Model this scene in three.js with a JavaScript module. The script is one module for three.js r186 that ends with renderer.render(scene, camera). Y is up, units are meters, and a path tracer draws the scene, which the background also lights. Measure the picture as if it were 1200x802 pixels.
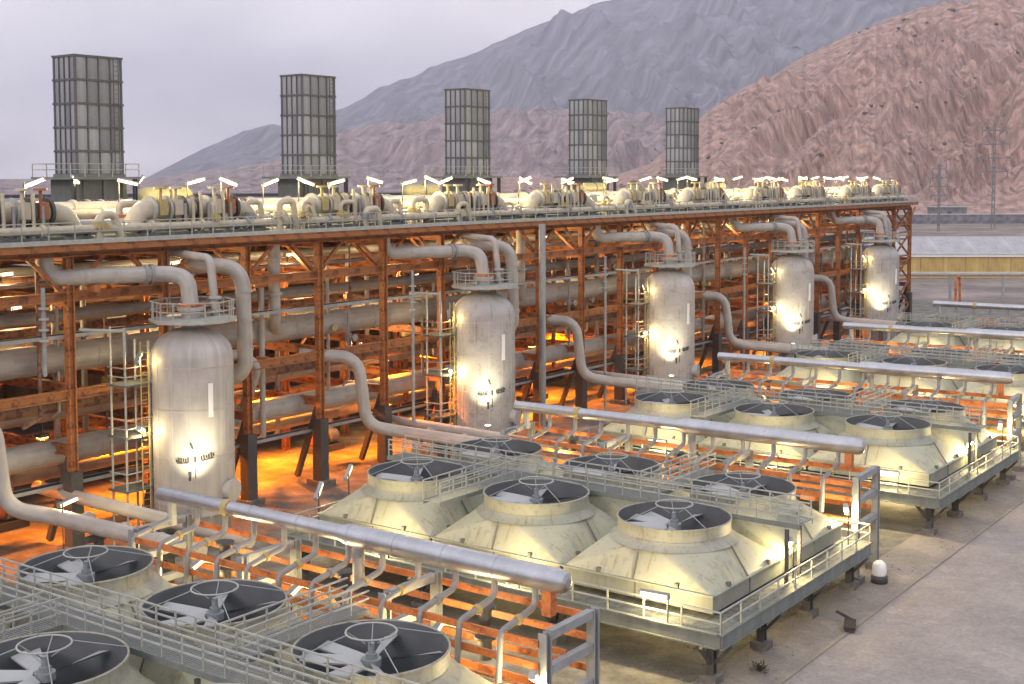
import * as THREE from 'three';
import { mergeGeometries, toCreasedNormals } from 'three/addons/utils/BufferGeometryUtils.js';

// ---------------------------------------------------------------- camera, sky, sun, exposure
const scene = new THREE.Scene();
const EYE = 16.4, YAW = 0.6341, PITCH = 0.0608, ROLL = -0.0031, FOCAL = 1504.8, FW = 1200, FH = 802;
const camera = new THREE.PerspectiveCamera(2 * Math.atan(FH / 2 / FOCAL) * 180 / Math.PI, FW / FH, 0.5, 16000);
camera.position.set(0, EYE, 0);
camera.rotation.order = 'YXZ';
camera.rotation.set(-PITCH, -(Math.PI / 2 - YAW), ROLL);
camera.setViewOffset(FW, FH, 0, 101, FW, FH);      // the photograph's lens was shifted downwards
scene.add(camera);
const EXPOSURE = 1.3, SUN = 1.05, SKY = 1.55;
const LAMP = 1.3;                                  // strength of the plant's own lamps

// seeded noise
let seed = 7;
const rnd = () => { seed = (seed * 1664525 + 1013904223) >>> 0; return seed / 4294967296; };
const rr = (a, b) => a + (b - a) * rnd();
const hash = (x, y, s) => { let h = (x * 374761393 + y * 668265263 + s * 974634121) | 0; h = Math.imul(h ^ (h >>> 13), 1274126177); h ^= h >>> 16; return (h >>> 0) / 4294967296; };
function vnoise(x, y, s = 0, px = 0, py = 0) {
  const xi = Math.floor(x), yi = Math.floor(y); let u = x - xi, v = y - yi; u = u * u * (3 - 2 * u); v = v * v * (3 - 2 * v);
  const m = (a, p) => p ? ((a % p) + p) % p : a;
  const a = hash(m(xi, px), m(yi, py), s), b = hash(m(xi + 1, px), m(yi, py), s), c = hash(m(xi, px), m(yi + 1, py), s), d = hash(m(xi + 1, px), m(yi + 1, py), s);
  return a + (b - a) * u + (c - a) * v + (a - b - c + d) * u * v;
}
function fbm(x, y, o = 4, s = 0, p = 0) { let t = 0, w = .5, n = 0; for (let k = 0; k < o; k++) { t += w * vnoise(x, y, s + k, p << k, p << k); n += w; w *= .5; x *= 2; y *= 2; } return t / n; }
const ridged = (x, y, o, s) => { let t = 0, w = .5, n = 0; for (let k = 0; k < o; k++) { t += w * (1 - Math.abs(2 * vnoise(x, y, s + k) - 1)); n += w; w *= .5; x *= 2.03; y *= 2.03; } return t / n; };
const lerp = (a, b, t) => a + (b - a) * t, smooth = (a, b, x) => { const t = Math.min(1, Math.max(0, (x - a) / (b - a))); return t * t * (3 - 2 * t); };

{ // overcast dusk sky: air and cloud only
  const W = 1024, H = 512, d = new Float32Array(W * H * 4);
  for (let j = 0; j < H; j++) for (let i = 0; i < W; i++) {
    const el = (j + .5) / H * Math.PI - Math.PI / 2, az = (i + .5) / W * 2 * Math.PI - Math.PI, up = Math.max(0, Math.sin(el));
    const cx = Math.cos(az) * Math.cos(el) / (up + .25), cz = Math.sin(az) * Math.cos(el) / (up + .25);
    const cl = fbm(cx * 1.3 + 20, cz * 1.3 + 20, 5, 3) - .5, c2 = fbm(cx * 3.1 + 40, cz * 3.1 + 40, 5, 9) - .5;
    const west = .5 + .5 * Math.cos(az - 3.5);                 // the side where the sun went down
    const low = Math.exp(-up * 4.5);
    const k = SKY * (0.93 + .16 * west +   .95 * cl + .5 * c2);
    const o = (j * W + i) * 4;
    d[o] = k * lerp(.64, .70, low) * (1 + .10 * cl); d[o + 1] = k * lerp(.64, .64, low); d[o + 2] = k * lerp(.705, .68, low) * (1 - .12 * cl); d[o + 3] = 1;
  }
  const sky = new THREE.DataTexture(d, W, H, THREE.RGBAFormat, THREE.FloatType);
  sky.mapping = THREE.EquirectangularReflectionMapping; sky.magFilter = THREE.LinearFilter; sky.minFilter = THREE.LinearFilter; sky.needsUpdate = true;
  scene.background = sky; scene.environment = sky;
}
const sun = new THREE.DirectionalLight(new THREE.Color(1, .86, .78), SUN);
sun.position.set(-110, 70, 0); sun.target.position.set(50, 0, -30); sun.castShadow = true; sun.shadow.radius = 26;
Object.assign(sun.shadow.camera, { left: -160, right: 160, top: 120, bottom: -120, near: 1, far: 500 }); sun.shadow.mapSize.set(2048, 2048);
scene.add(sun, sun.target);
scene.fog = new THREE.FogExp2(new THREE.Color(.84, .86, 1.0), 0.00016);

const renderer = new THREE.WebGLRenderer({ antialias: true });
renderer.setSize(1024, 684); renderer.toneMapping = THREE.LinearToneMapping; renderer.toneMappingExposure = EXPOSURE;
renderer.shadowMap.enabled = true;

// ---------------------------------------------------------------- materials
function dtex(size, fn, srgb = true) {
  const a = new Uint8Array(size * size * 4);
  for (let j = 0; j < size; j++) for (let i = 0; i < size; i++) { const c = fn(i / size, j / size), o = (j * size + i) * 4; for (let k = 0; k < 3; k++) a[o + k] = Math.max(0, Math.min(255, c[k] * 255)); a[o + 3] = 255; }
  const t = new THREE.DataTexture(a, size, size, THREE.RGBAFormat); t.wrapS = t.wrapT = THREE.RepeatWrapping; t.magFilter = THREE.LinearFilter; t.minFilter = THREE.LinearFilter;
  if (srgb) t.colorSpace = THREE.SRGBColorSpace; t.needsUpdate = true; return t;
}
const grey = v => [v, v, v];
// patch maps: multiplied with the colour, mean a little under 1
const mottled = (s, depth, p = 6) => dtex(256, (u, v) => { const n = fbm(u * p, v * p, 5, s, p), f = fbm(u * p * 8, v * p * 8, 2, s + 40, p * 8); return grey(1 - depth * (1.1 * n + .35 * f)); });
const streaky = (s, depth) => dtex(256, (u, v) => { const n = fbm(u * 24, v * 3, 4, s, 0) * smooth(0, .1, u) * smooth(1, .9, u), m = fbm(u * 5, v * 5, 4, s + 7, 5); return grey(1 - depth * (.7 * n + .7 * m)); });
const tPaint = mottled(11, .16), tStain = streaky(21, .17), tRough = mottled(31, .4, 9), tGround = mottled(41, .42, 5);
const tRust = dtex(256, (u, v) => { const n = fbm(u * 7, v * 7, 5, 51, 7), k = .6 * smooth(.5, .75, n), g = fbm(u * 40, v * 40, 2, 61, 40); const b = .84 + .2 * g; return [b * lerp(1, .52, k), b * lerp(1, .46, k), b * lerp(1, .6, k)]; });
const tAsphalt = dtex(512, (u, v) => { const n = fbm(u * 5, v * 5, 5, 71, 5), g = hash(u * 512 | 0, v * 512 | 0, 5), h = fbm(u * 60, v * 60, 2, 75, 60), w = smooth(.56, .7, fbm(u * 9, v * 9, 3, 77, 9)); const b = .74 + .14 * (n - .5) + .07 * (g - .5) + .12 * (h - .5) + .03 * w; return [b * 1.02, b, b * .985]; });
const tRock = dtex(512, (u, v) => { const n = fbm(u * 8, v * 8, 6, 81, 8), l = fbm(u * 6 + v * 6, v * 22, 4, 85, 0) * smooth(0, .08, u) * smooth(1, .92, u) * smooth(0, .08, v) * smooth(1, .92, v); const b = .50 + .5 * n + .2 * l; return [b, b * .97, b * .96]; });
// rust runs and grime spots with outlines of their own
const tHood = dtex(512, (u, v) => { const n = fbm(u * 6, v * 6, 5, 211, 6), r = fbm(u * 40, v * 4, 3, 215, 0) * smooth(0, .06, u) * smooth(1, .94, u) * smooth(0, .06, v) * smooth(1, .94, v), k = smooth(.58, .7, r) * smooth(.5, .65, n), g = smooth(.64, .7, fbm(u * 22, v * 22, 3, 219, 22)); const b = .95 - .12 * n - .06 * g; return [b * lerp(1, .93, k), b * lerp(1, .88, k), b * lerp(1, .79, k)]; });
const bGrain = mottled(91, .9, 20);
function M(rgb, o = {}) {
  const { phys, ...p } = o; const m = new (phys ? THREE.MeshPhysicalMaterial : THREE.MeshStandardMaterial)({ roughness: .75, metalness: 0, ...p });
  m.color.setRGB(...rgb); return m;
}
const rep = (t, m) => { const c = t.clone(); c.repeat.set(1 / m, 1 / m); c.needsUpdate = true; return c; };
const mat = {
  orange: M([.43, .165, .05], { map: rep(tRust, 1.7), roughness: .62 }),
  orangeBright: M([.60, .19, .05], { map: rep(tRust, 2.1), roughness: .55 }),
  galv: M([.40, .42, .42], { map: rep(tPaint, 2), roughness: .5, metalness: .25 }),
  rail: M([.50, .51, .45], { map: rep(tPaint, 1.1), roughness: .55 }),
  grating: M([.27, .29, .27], { map: rep(tRough, 1.4), roughness: .8 }),
  platform: M([.215, .235, .215], { map: rep(tStain, 2.6), roughness: .7 }),
  ivory: M([.55, .535, .355], { side: THREE.DoubleSide, map: rep(tStain, 3.1), roughness: .55 }),
  ivoryRing: M([.42, .425, .33], { map: rep(tStain, 2.3), roughness: .55 }),
  skirt: M([.32, .33, .27], { map: rep(tStain, 2.2), roughness: .6 }),
  seam: M([.14, .14, .12], { roughness: .7 }),
  dark: M([.035, .037, .04], { map: rep(tPaint, 1), roughness: .7 }),
  darkSteel: M([.09, .085, .08], { map: rep(tPaint, 1.5), roughness: .6 }),
  blade: M([.42, .425, .42], { roughness: .5, metalness: .2 }),
  motor: M([.30, .32, .33], { map: rep(tPaint, .7), roughness: .5 }),
  cladding: M([.63, .635, .66], { map: rep(tPaint, 3.3), roughness: .36, metalness: .85 }),
  insulated: M([.52, .485, .44], { map: rep(tStain, 2.9), roughness: .6, metalness: .1 }),
  pipeGrey: M([.36, .35, .34], { map: rep(tStain, 2.5), roughness: .55, metalness: .2 }),
  pipeBrown: M([.30, .17, .10], { map: rep(tRust, 2), roughness: .65 }),
  shell: M([.53, .495, .46], { map: rep(tStain, 3.7), roughness: .5, metalness: 0 }),
  cream: M([.66, .58, .42], { map: rep(tPaint, 1.6), roughness: .5 }),
  yellow: M([.55, .42, .16], { map: rep(tPaint, 1), roughness: .5 }),
  red: M([.46, .17, .06], { map: rep(tPaint, 1), roughness: .5 }),
  concrete: M([.40, .37, .32], { map: rep(tGround, 4), bumpMap: rep(bGrain, .8), bumpScale: .004, roughness: .92 }),
  footing: M([.36, .335, .30], { map: rep(tGround, 2), roughness: .92 }),
  road: M([.54, .50, .48], { map: rep(tAsphalt, 6.3), bumpMap: rep(bGrain, .9), bumpScale: .014, roughness: .95 }),
  verge: M([.50, .455, .40], { map: rep(tAsphalt, 3.7), bumpMap: rep(bGrain, .7), bumpScale: .03, roughness: .97 }),
  desert: M([.56, .45, .40], { map: rep(tGround, 40), roughness: 1 }),
  stackPanels: [.31, .38, .43, .27].map((k, n) => M([k * .97, k, k * 1.05], { map: rep(tStain, 2.4 + .4 * n), roughness: .6, metalness: .15 })),
  stackRib: M([.13, .135, .14], { map: rep(tPaint, 1), roughness: .6 }),
  duct: M([.16, .175, .16], { map: rep(tStain, 2), roughness: .65 }),
  drum: M([.36, .33, .17], { map: rep(tPaint, 1.3), roughness: .5 }),
  wallYellow: M([.62, .45, .16], { map: rep(tStain, 5), roughness: .8 }),
  roof: M([.50, .49, .50], { map: rep(tStain, 6), roughness: .7 }),
  white: M([.78, .77, .74], { roughness: .5 }),
  farWall: M([.42, .42, .46], { map: rep(tGround, 9), roughness: .9 }),
  pylon: M([.16, .165, .17], { roughness: .6 }),
  wood: M([.10, .075, .055], { map: rep(tRough, 1), roughness: .9 }),
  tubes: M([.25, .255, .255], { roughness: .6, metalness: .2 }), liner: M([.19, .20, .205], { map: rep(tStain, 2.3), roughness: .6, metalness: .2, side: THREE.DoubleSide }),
  addedBackWall: M([.40, .29, .20], { map: rep(tStain, 4.7), roughness: .8 }),
  print: M([.05, .048, .045], { roughness: .8 }),
  scrub: M([.13, .11, .085], { roughness: 1 }),
  leaf: M([.05, .06, .025], { roughness: .9, side: THREE.DoubleSide }),
};
const varied = (t, m, du, dv) => { const c = rep(t, m); c.offset.set(du, dv); return c; };
mat.hoods = [[.55, .535, .355, 0], [.51, .50, .345, .3], [.57, .55, .37, .55], [.53, .52, .375, .8]].map(([r, g, b, o]) => M([r, g, b], { map: varied(tHood, 3.4, o, o * .7), roughness: .55, side: THREE.DoubleSide }));
mat.rings = [[.42, .425, .33, .1], [.38, .39, .31, .4], [.45, .44, .35, .7]].map(([r, g, b, o]) => M([r, g, b], { map: varied(tHood, 2.7, o, o), roughness: .55 }));
mat.shells = [[.54, .51, .475, .2], [.51, .49, .465, .5], [.56, .525, .485, .75]].map(([r, g, b, o]) => M([r, g, b], { map: varied(tHood, 4.3, o, o), roughness: .5 }));
const glow = (r, g, b, k) => { const m = new THREE.MeshStandardMaterial({ roughness: .4 }); m.color.setRGB(.8, .8, .75); m.emissive.setRGB(r, g, b); m.emissiveIntensity = k; return m; };
const WARM = [1, .77, .36], SODIUM = [1, .225, .006];
const glowWarm = glow(1, .84, .50, 2.2), glowSodium = glow(1, .55, .16, 4), glowSpot = glow(1, .90, .62, 4);

// ---------------------------------------------------------------- geometry helpers
const V = (x, y, z) => new THREE.Vector3(x, y, z);
function boxUV(g) {      // uv in metres by the face's main direction
  g = g.index ? g.toNonIndexed() : g; g.computeVertexNormals();
  const p = g.attributes.position, n = g.attributes.normal, uv = new Float32Array(p.count * 2);
  for (let i = 0; i < p.count; i++) {
    const ax = Math.abs(n.getX(i)), ay = Math.abs(n.getY(i)), az = Math.abs(n.getZ(i)), x = p.getX(i), y = p.getY(i), z = p.getZ(i);
    const [u, v] = ay > ax && ay > az ? [x, z] : ax > az ? [z, y] : [x, y]; uv[2 * i] = u; uv[2 * i + 1] = v;
  }
  g.setAttribute('uv', new THREE.BufferAttribute(uv, 2)); return g;
}
function box(cx, cy, cz, sx, sy, sz) { const g = boxUV(new THREE.BoxGeometry(sx, sy, sz).translate(cx, cy, cz)); return g; }
function orient(g, p, q) { // a shape along +y from 0, turned to lie from p towards q
  const d = q.clone().sub(p).normalize(), m = new THREE.Matrix4(), up = Math.abs(d.y) > .99 ? V(1, 0, 0) : V(0, 1, 0);
  const x = new THREE.Vector3().crossVectors(up, d).normalize(), z = new THREE.Vector3().crossVectors(x, d).normalize();
  m.makeBasis(x, d, z).setPosition(p); return g.applyMatrix4(m);
}
function bar(p, q, w, h = w) { const L = p.distanceTo(q), g = boxUV(new THREE.BoxGeometry(w, L, h).translate(0, L / 2, 0)); return orient(g, p, q); }
function hsec(p, q, w, h, t = .05) { // H section
  const L = p.distanceTo(q), gs = [box(0, L / 2, h / 2 - t / 2, w, L, t), box(0, L / 2, -h / 2 + t / 2, w, L, t), box(0, L / 2, 0, t, L, h - 2 * t)];
  return orient(mergeGeometries(gs), p, q);
}
function sweep(pts, r, { bend = r * 1.6, seg = 14, cap = true, arc = 7 } = {}) { // a round pipe along a polyline with rounded corners; r may be a function of the way
  const P = [], T = [];
  pts = pts.map(p => p.isVector3 ? p : V(...p));
  for (let i = 0; i < pts.length; i++) {
    if (i === 0 || i === pts.length - 1) { P.push(pts[i].clone()); continue; }
    const a = pts[i].clone().sub(pts[i - 1]), b = pts[i + 1].clone().sub(pts[i]), la = a.length(), lb = b.length(); a.normalize(); b.normalize();
    const ang = a.angleTo(b); if (ang < .03) { P.push(pts[i].clone()); continue; }
    const d = Math.min(bend * Math.tan(ang / 2) || bend, la * .48, lb * .48), s = pts[i].clone().addScaledVector(a, -d), e = pts[i].clone().addScaledVector(b, d);
    for (let k = 0; k <= arc; k++) { const t = k / arc, w0 = (1 - t) * (1 - t), w1 = 2 * t * (1 - t) * Math.max(.6, Math.cos(ang / 2)), w2 = t * t, w = w0 + w1 + w2; P.push(V(0, 0, 0).addScaledVector(s, w0 / w).addScaledVector(pts[i], w1 / w).addScaledVector(e, w2 / w)); }
  }
  const n = P.length; for (let i = 0; i < n; i++) T.push(P[Math.min(n - 1, i + 1)].clone().sub(P[Math.max(0, i - 1)]).normalize());
  let N = Math.abs(T[0].y) > .9 ? V(1, 0, 0) : V(0, 1, 0); N.addScaledVector(T[0], -N.dot(T[0])).normalize();
  const pos = [], nor = [], uv = [], idx = []; let len = 0;
  for (let i = 0; i < n; i++) {
    if (i) { len += P[i].distanceTo(P[i - 1]); N.addScaledVector(T[i], -N.dot(T[i])).normalize(); }
    const B = new THREE.Vector3().crossVectors(T[i], N), R = typeof r === 'function' ? r(len) : r;
    for (let k = 0; k <= seg; k++) { const a = k / seg * 2 * Math.PI, c = Math.cos(a), s = Math.sin(a), x = N.x * c + B.x * s, y = N.y * c + B.y * s, z = N.z * c + B.z * s; pos.push(P[i].x + x * R, P[i].y + y * R, P[i].z + z * R); nor.push(x, y, z); uv.push(a * R, len); }
    if (i) for (let k = 0; k < seg; k++) { const o = (i - 1) * (seg + 1) + k; idx.push(o, o + 1, o + seg + 1, o + 1, o + seg + 2, o + seg + 1); }
  }
  if (cap) for (const [i, sg] of [[0, -1], [n - 1, 1]]) {
    const o = pos.length / 3, base = i * (seg + 1); pos.push(P[i].x, P[i].y, P[i].z); nor.push(T[i].x * sg, T[i].y * sg, T[i].z * sg); uv.push(0, 0);
    for (let k = 0; k <= seg; k++) { const b = (base + k) * 3; pos.push(pos[b], pos[b + 1], pos[b + 2]); nor.push(T[i].x * sg, T[i].y * sg, T[i].z * sg); uv.push(nor[b], nor[b + 2]); }
    for (let k = 0; k < seg; k++) sg > 0 ? idx.push(o, o + 1 + k, o + 2 + k) : idx.push(o, o + 2 + k, o + 1 + k);
  }
  const g = new THREE.BufferGeometry(); g.setAttribute('position', new THREE.Float32BufferAttribute(pos, 3)); g.setAttribute('normal', new THREE.Float32BufferAttribute(nor, 3)); g.setAttribute('uv', new THREE.Float32BufferAttribute(uv, 2)); g.setIndex(idx);
  return g.toNonIndexed();
}
const rod = (p, q, r, seg = 6) => sweep([p, q], r, { seg });
const disc = (p, q, r, seg = 20) => sweep([p, q], r, { seg });        // flanges, collars: a short fat cylinder from p to q
function lathe(profile, seg = 36) { const g = new THREE.LatheGeometry(profile.map(p => new THREE.Vector2(...p)), seg); const uv = g.attributes.uv, p = g.attributes.position; for (let i = 0; i < uv.count; i++) { const y = p.getY(i); uv.setXY(i, uv.getX(i) * 2 * Math.PI * Math.max(...profile.map(q => q[0])), y); } return g.toNonIndexed(); }
const merge = gs => mergeGeometries(gs.flat().map(g => g.index ? g.toNonIndexed() : g));

// ---------------------------------------------------------------- object helpers
const used = new Map();
function numbered(n) { const k = used.get(n) || 0; used.set(n, k + 1); return k ? `${n}_${String(k).padStart(3, '0')}` : n; }
const shade = m => { m.castShadow = m.receiveShadow = true; return m; };
function thing(name, label, category, [x, y, z] = [0, 0, 0], group) {
  const o = new THREE.Group(); o.name = numbered(name); o.position.set(x, y, z); o.userData = { label, category }; if (group) o.userData.group = group; scene.add(o); return o;
}
function part(name, geo, m, parent, label) { const o = shade(new THREE.Mesh(Array.isArray(geo) ? merge(geo) : geo, m)); o.name = name; if (label) o.userData.label = label; parent.add(o); return o; }
function single(name, geo, m, label, category, group) { const o = shade(new THREE.Mesh(Array.isArray(geo) ? merge(geo) : geo, m)); o.name = numbered(name); o.userData = { label, category }; if (group) o.userData.group = group; scene.add(o); return o; }
function struct(name, geo, m) { const o = shade(new THREE.Mesh(Array.isArray(geo) ? merge(geo) : geo, m)); o.name = numbered(name); o.userData = { kind: 'structure' }; scene.add(o); return o; }
function copyOf(src, dx, label, dz = 0, turn = 0) { const c = src.clone(); c.name = numbered(src.name.replace(/_\d{3}$/, '')); c.userData = { ...src.userData, label }; c.position.x += dx; c.position.z += dz; c.rotation.y += turn; scene.add(c); return c; }
function pointLight(x, y, z, rgb, k, size = 6) { const l = new THREE.PointLight(new THREE.Color().setRGB(...rgb), k * LAMP); l.position.set(x, y, z); l.castShadow = true; l.shadow.radius = size; l.name = 'lamp_light'; scene.add(l); return l; }
const ORD = ['first', 'second', 'third', 'fourth', 'fifth'];
const COUNT = ['first', 'second', 'third', 'fourth', 'fifth', 'sixth', 'seventh', 'eighth', 'ninth', 'tenth', 'eleventh', 'twelfth', 'thirteenth', 'fourteenth', 'fifteenth', 'sixteenth', 'seventeenth', 'eighteenth', 'nineteenth', 'twentieth'];
const NTH = ['leftmost', 'second from the left', 'third from the left', 'fourth from the left', 'farthest right'];
const STEP = 21.45;

// ================================================================ the setting
{ // ground to the horizon, paved yard, verge, kerb, road
  const g = new THREE.PlaneGeometry(16000, 16000, 40, 40).rotateX(-Math.PI / 2); const p = g.attributes.position, uv = g.attributes.uv; for (let i = 0; i < p.count; i++) uv.setXY(i, p.getX(i), p.getZ(i));
  struct('ground', g, mat.desert);
  const sheet = (x0, x1, z0, z1, y, n = 1) => { const s = new THREE.PlaneGeometry(x1 - x0, z1 - z0, n, n).rotateX(-Math.PI / 2).translate((x0 + x1) / 2, y, (z0 + z1) / 2), q = s.attributes.position, t = s.attributes.uv; for (let i = 0; i < q.count; i++) t.setXY(i, q.getX(i), q.getZ(i)); return s; };
  struct('paved_yard', sheet(-10, 168, -86, -19.5, .02), mat.concrete);
  struct('gravel_verge', sheet(-10, 190, -19.5, -17.0, .016), mat.verge);
  struct('road', sheet(-10, 260, -17.06, 30, .012), mat.road);
  const kerbs = []; for (let x = -10; x < 190; x += 1.5) kerbs.push(box(x + .74, .0 + .008 * rnd(), -17.15 + rr(-.012, .012), 1.485, .09, .16));
  struct('kerb', kerbs, mat.verge);
}
function polarTerrain(name, table, Rbase, Rcrest, baseY, relief, m, az0, az1, na, nr) { // a range of hills: crest heights by direction as seen from the plant
  const crest = px => { let k = 0; while (k < table.length - 2 && px > table[k + 1][0]) k++; const [a, ya] = table[k], [b, yb] = table[k + 1]; let t = Math.min(1, Math.max(0, (px - a) / (b - a))); return lerp(ya, yb, t); };
  const g = new THREE.PlaneGeometry(1, 1, na, nr), p = g.attributes.position, uv = g.attributes.uv;
  for (let j = 0; j <= nr; j++) for (let i = 0; i <= na; i++) {
    const f = i / na, az = lerp(az0, az1, f), th = az - YAW, t = j / nr * 1.25;
    const px = 600 + FOCAL * Math.tan(az), R = lerp(Rbase, Rcrest, t) * (1 + .10 * (fbm(f * 9, 3, 3, 5) - .5));
    const H = Math.max(0, (207 - crest(px)) / FOCAL * Rcrest * Math.cos(az)) + EYE;
    let h = baseY + (H - baseY) * (t < 1 ? Math.pow(t, relief.power) : 1 - .35 * (t - 1) / .25);
    h += relief.amp * relief.fn(f, Math.min(t, 1.25)) * smooth(0, .14, t) * (.16 + .84 * smooth(1.05, .62, t)) * Math.min(1, H / relief.full);
    p.setXYZ(j * (na + 1) + i, Math.cos(th) * R, h, Math.sin(th) * R); uv.setXY(j * (na + 1) + i, f * relief.uv[0], t * relief.uv[1]);
  }
  g.computeVertexNormals(); return struct(name, g, m);
}
{
  const rock = (c, u, bs, uv) => M(c, { map: rep(tRock, 1), bumpMap: rep(tRock, u), bumpScale: bs, roughness: 1 });
  const blue = rock([.31, .315, .375], .4, 16), mid = rock([.46, .375, .375], .4, 6), pink = rock([.60, .425, .36], .35, 1.3);  // blue: the far ridge has its haze mixed into the rock colour
  const crags = (x, y, o, s, gain = .58) => { let t = 0, w = 1, n = 0; for (let k = 0; k < o; k++) { const r = 1 - Math.abs(2 * vnoise(x, y, s + k) - 1); t += w * r * r; n += w; w *= gain; const q = x; x = x * 1.86 + y * .62; y = y * 1.86 - q * .34; } return t / n; };
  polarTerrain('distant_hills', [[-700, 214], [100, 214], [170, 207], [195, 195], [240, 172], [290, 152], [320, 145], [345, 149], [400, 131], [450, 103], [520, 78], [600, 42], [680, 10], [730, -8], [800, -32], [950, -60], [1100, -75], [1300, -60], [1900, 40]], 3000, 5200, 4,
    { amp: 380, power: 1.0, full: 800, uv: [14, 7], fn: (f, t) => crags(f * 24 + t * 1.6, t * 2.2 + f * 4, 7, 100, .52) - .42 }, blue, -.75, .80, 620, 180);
  polarTerrain('foothills', [[-600, 213], [150, 212], [200, 203], [260, 196], [330, 186], [400, 156], [460, 146], [530, 136], [600, 131], [660, 126], [720, 128], [790, 140], [850, 150], [1000, 170], [1500, 200]], 1200, 2300, 3,
    { amp: 105, power: 1.0, full: 170, uv: [22, 7], fn: (f, t) => crags(f * 24 + t * 3.4, t * 2.8 - f * 5, 7, 140, .52) - .42 }, mid, -.6, .62, 560, 150);
  const hill = polarTerrain('rocky_hill', [[560, 224], [690, 216], [760, 192], [800, 158], [830, 128], [870, 104], [905, 88], [950, 69], [1000, 45], [1050, 29], [1100, 12], [1150, 1], [1200, -10], [1400, -50], [1900, -30], [2600, 120]], 560, 1150, 0,
    { amp: 72, power: .96, full: 140, uv: [26, 20], fn: (f, t) => .68 * crags(f * 13 - t * 4.2, t * 2.0 + f * 4, 7, 180, .53) + .32 * crags(f * 36 - t * 19, t * 5 + f * 11, 3, 220, .45) - .42 }, pink, -.06, .86, 680, 210);
  // scattered scrub on the near slope
  const sg = merge([[0, 0, 0, 1], [.8, -.2, .3, .7], [-.6, -.3, .5, .75], [.1, .1, -.7, .6]].map(([x, y, z, r], n) => { const g = new THREE.IcosahedronGeometry(r, 1), p = g.attributes.position; for (let k = 0; k < p.count; k++) { const q = .75 + .5 * hash(Math.round(p.getX(k) * 50), Math.round(p.getY(k) * 50) + Math.round(p.getZ(k) * 70), n); p.setXYZ(k, p.getX(k) * q + x, p.getY(k) * q * .8 + y, p.getZ(k) * q + z); } g.computeVertexNormals(); return g; }));
  const im = new THREE.InstancedMesh(sg, mat.scrub, 280), m4 = new THREE.Matrix4(), hp = hill.geometry.attributes.position; let c = 0;
  while (c < 280) { const k = Math.floor(rnd() * hp.count), x = hp.getX(k), y = hp.getY(k), z = hp.getZ(k); if (y < 4 || rnd() > smooth(.45, .68, fbm(x * .012 + 50, z * .012 + y * .01 + 50, 4, 33))) continue; const q = rr(.6, 1.9); m4.makeRotationY(rr(0, 6)).scale(V(q, q * .8, q)).setPosition(x, y + .3, z); im.setMatrixAt(c++, m4); }
  im.name = 'hill_scrub'; im.userData = { kind: 'stuff', label: 'dark scrub scattered over the rocky slope', category: 'scrub' }; shade(im); scene.add(im);
}

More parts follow.
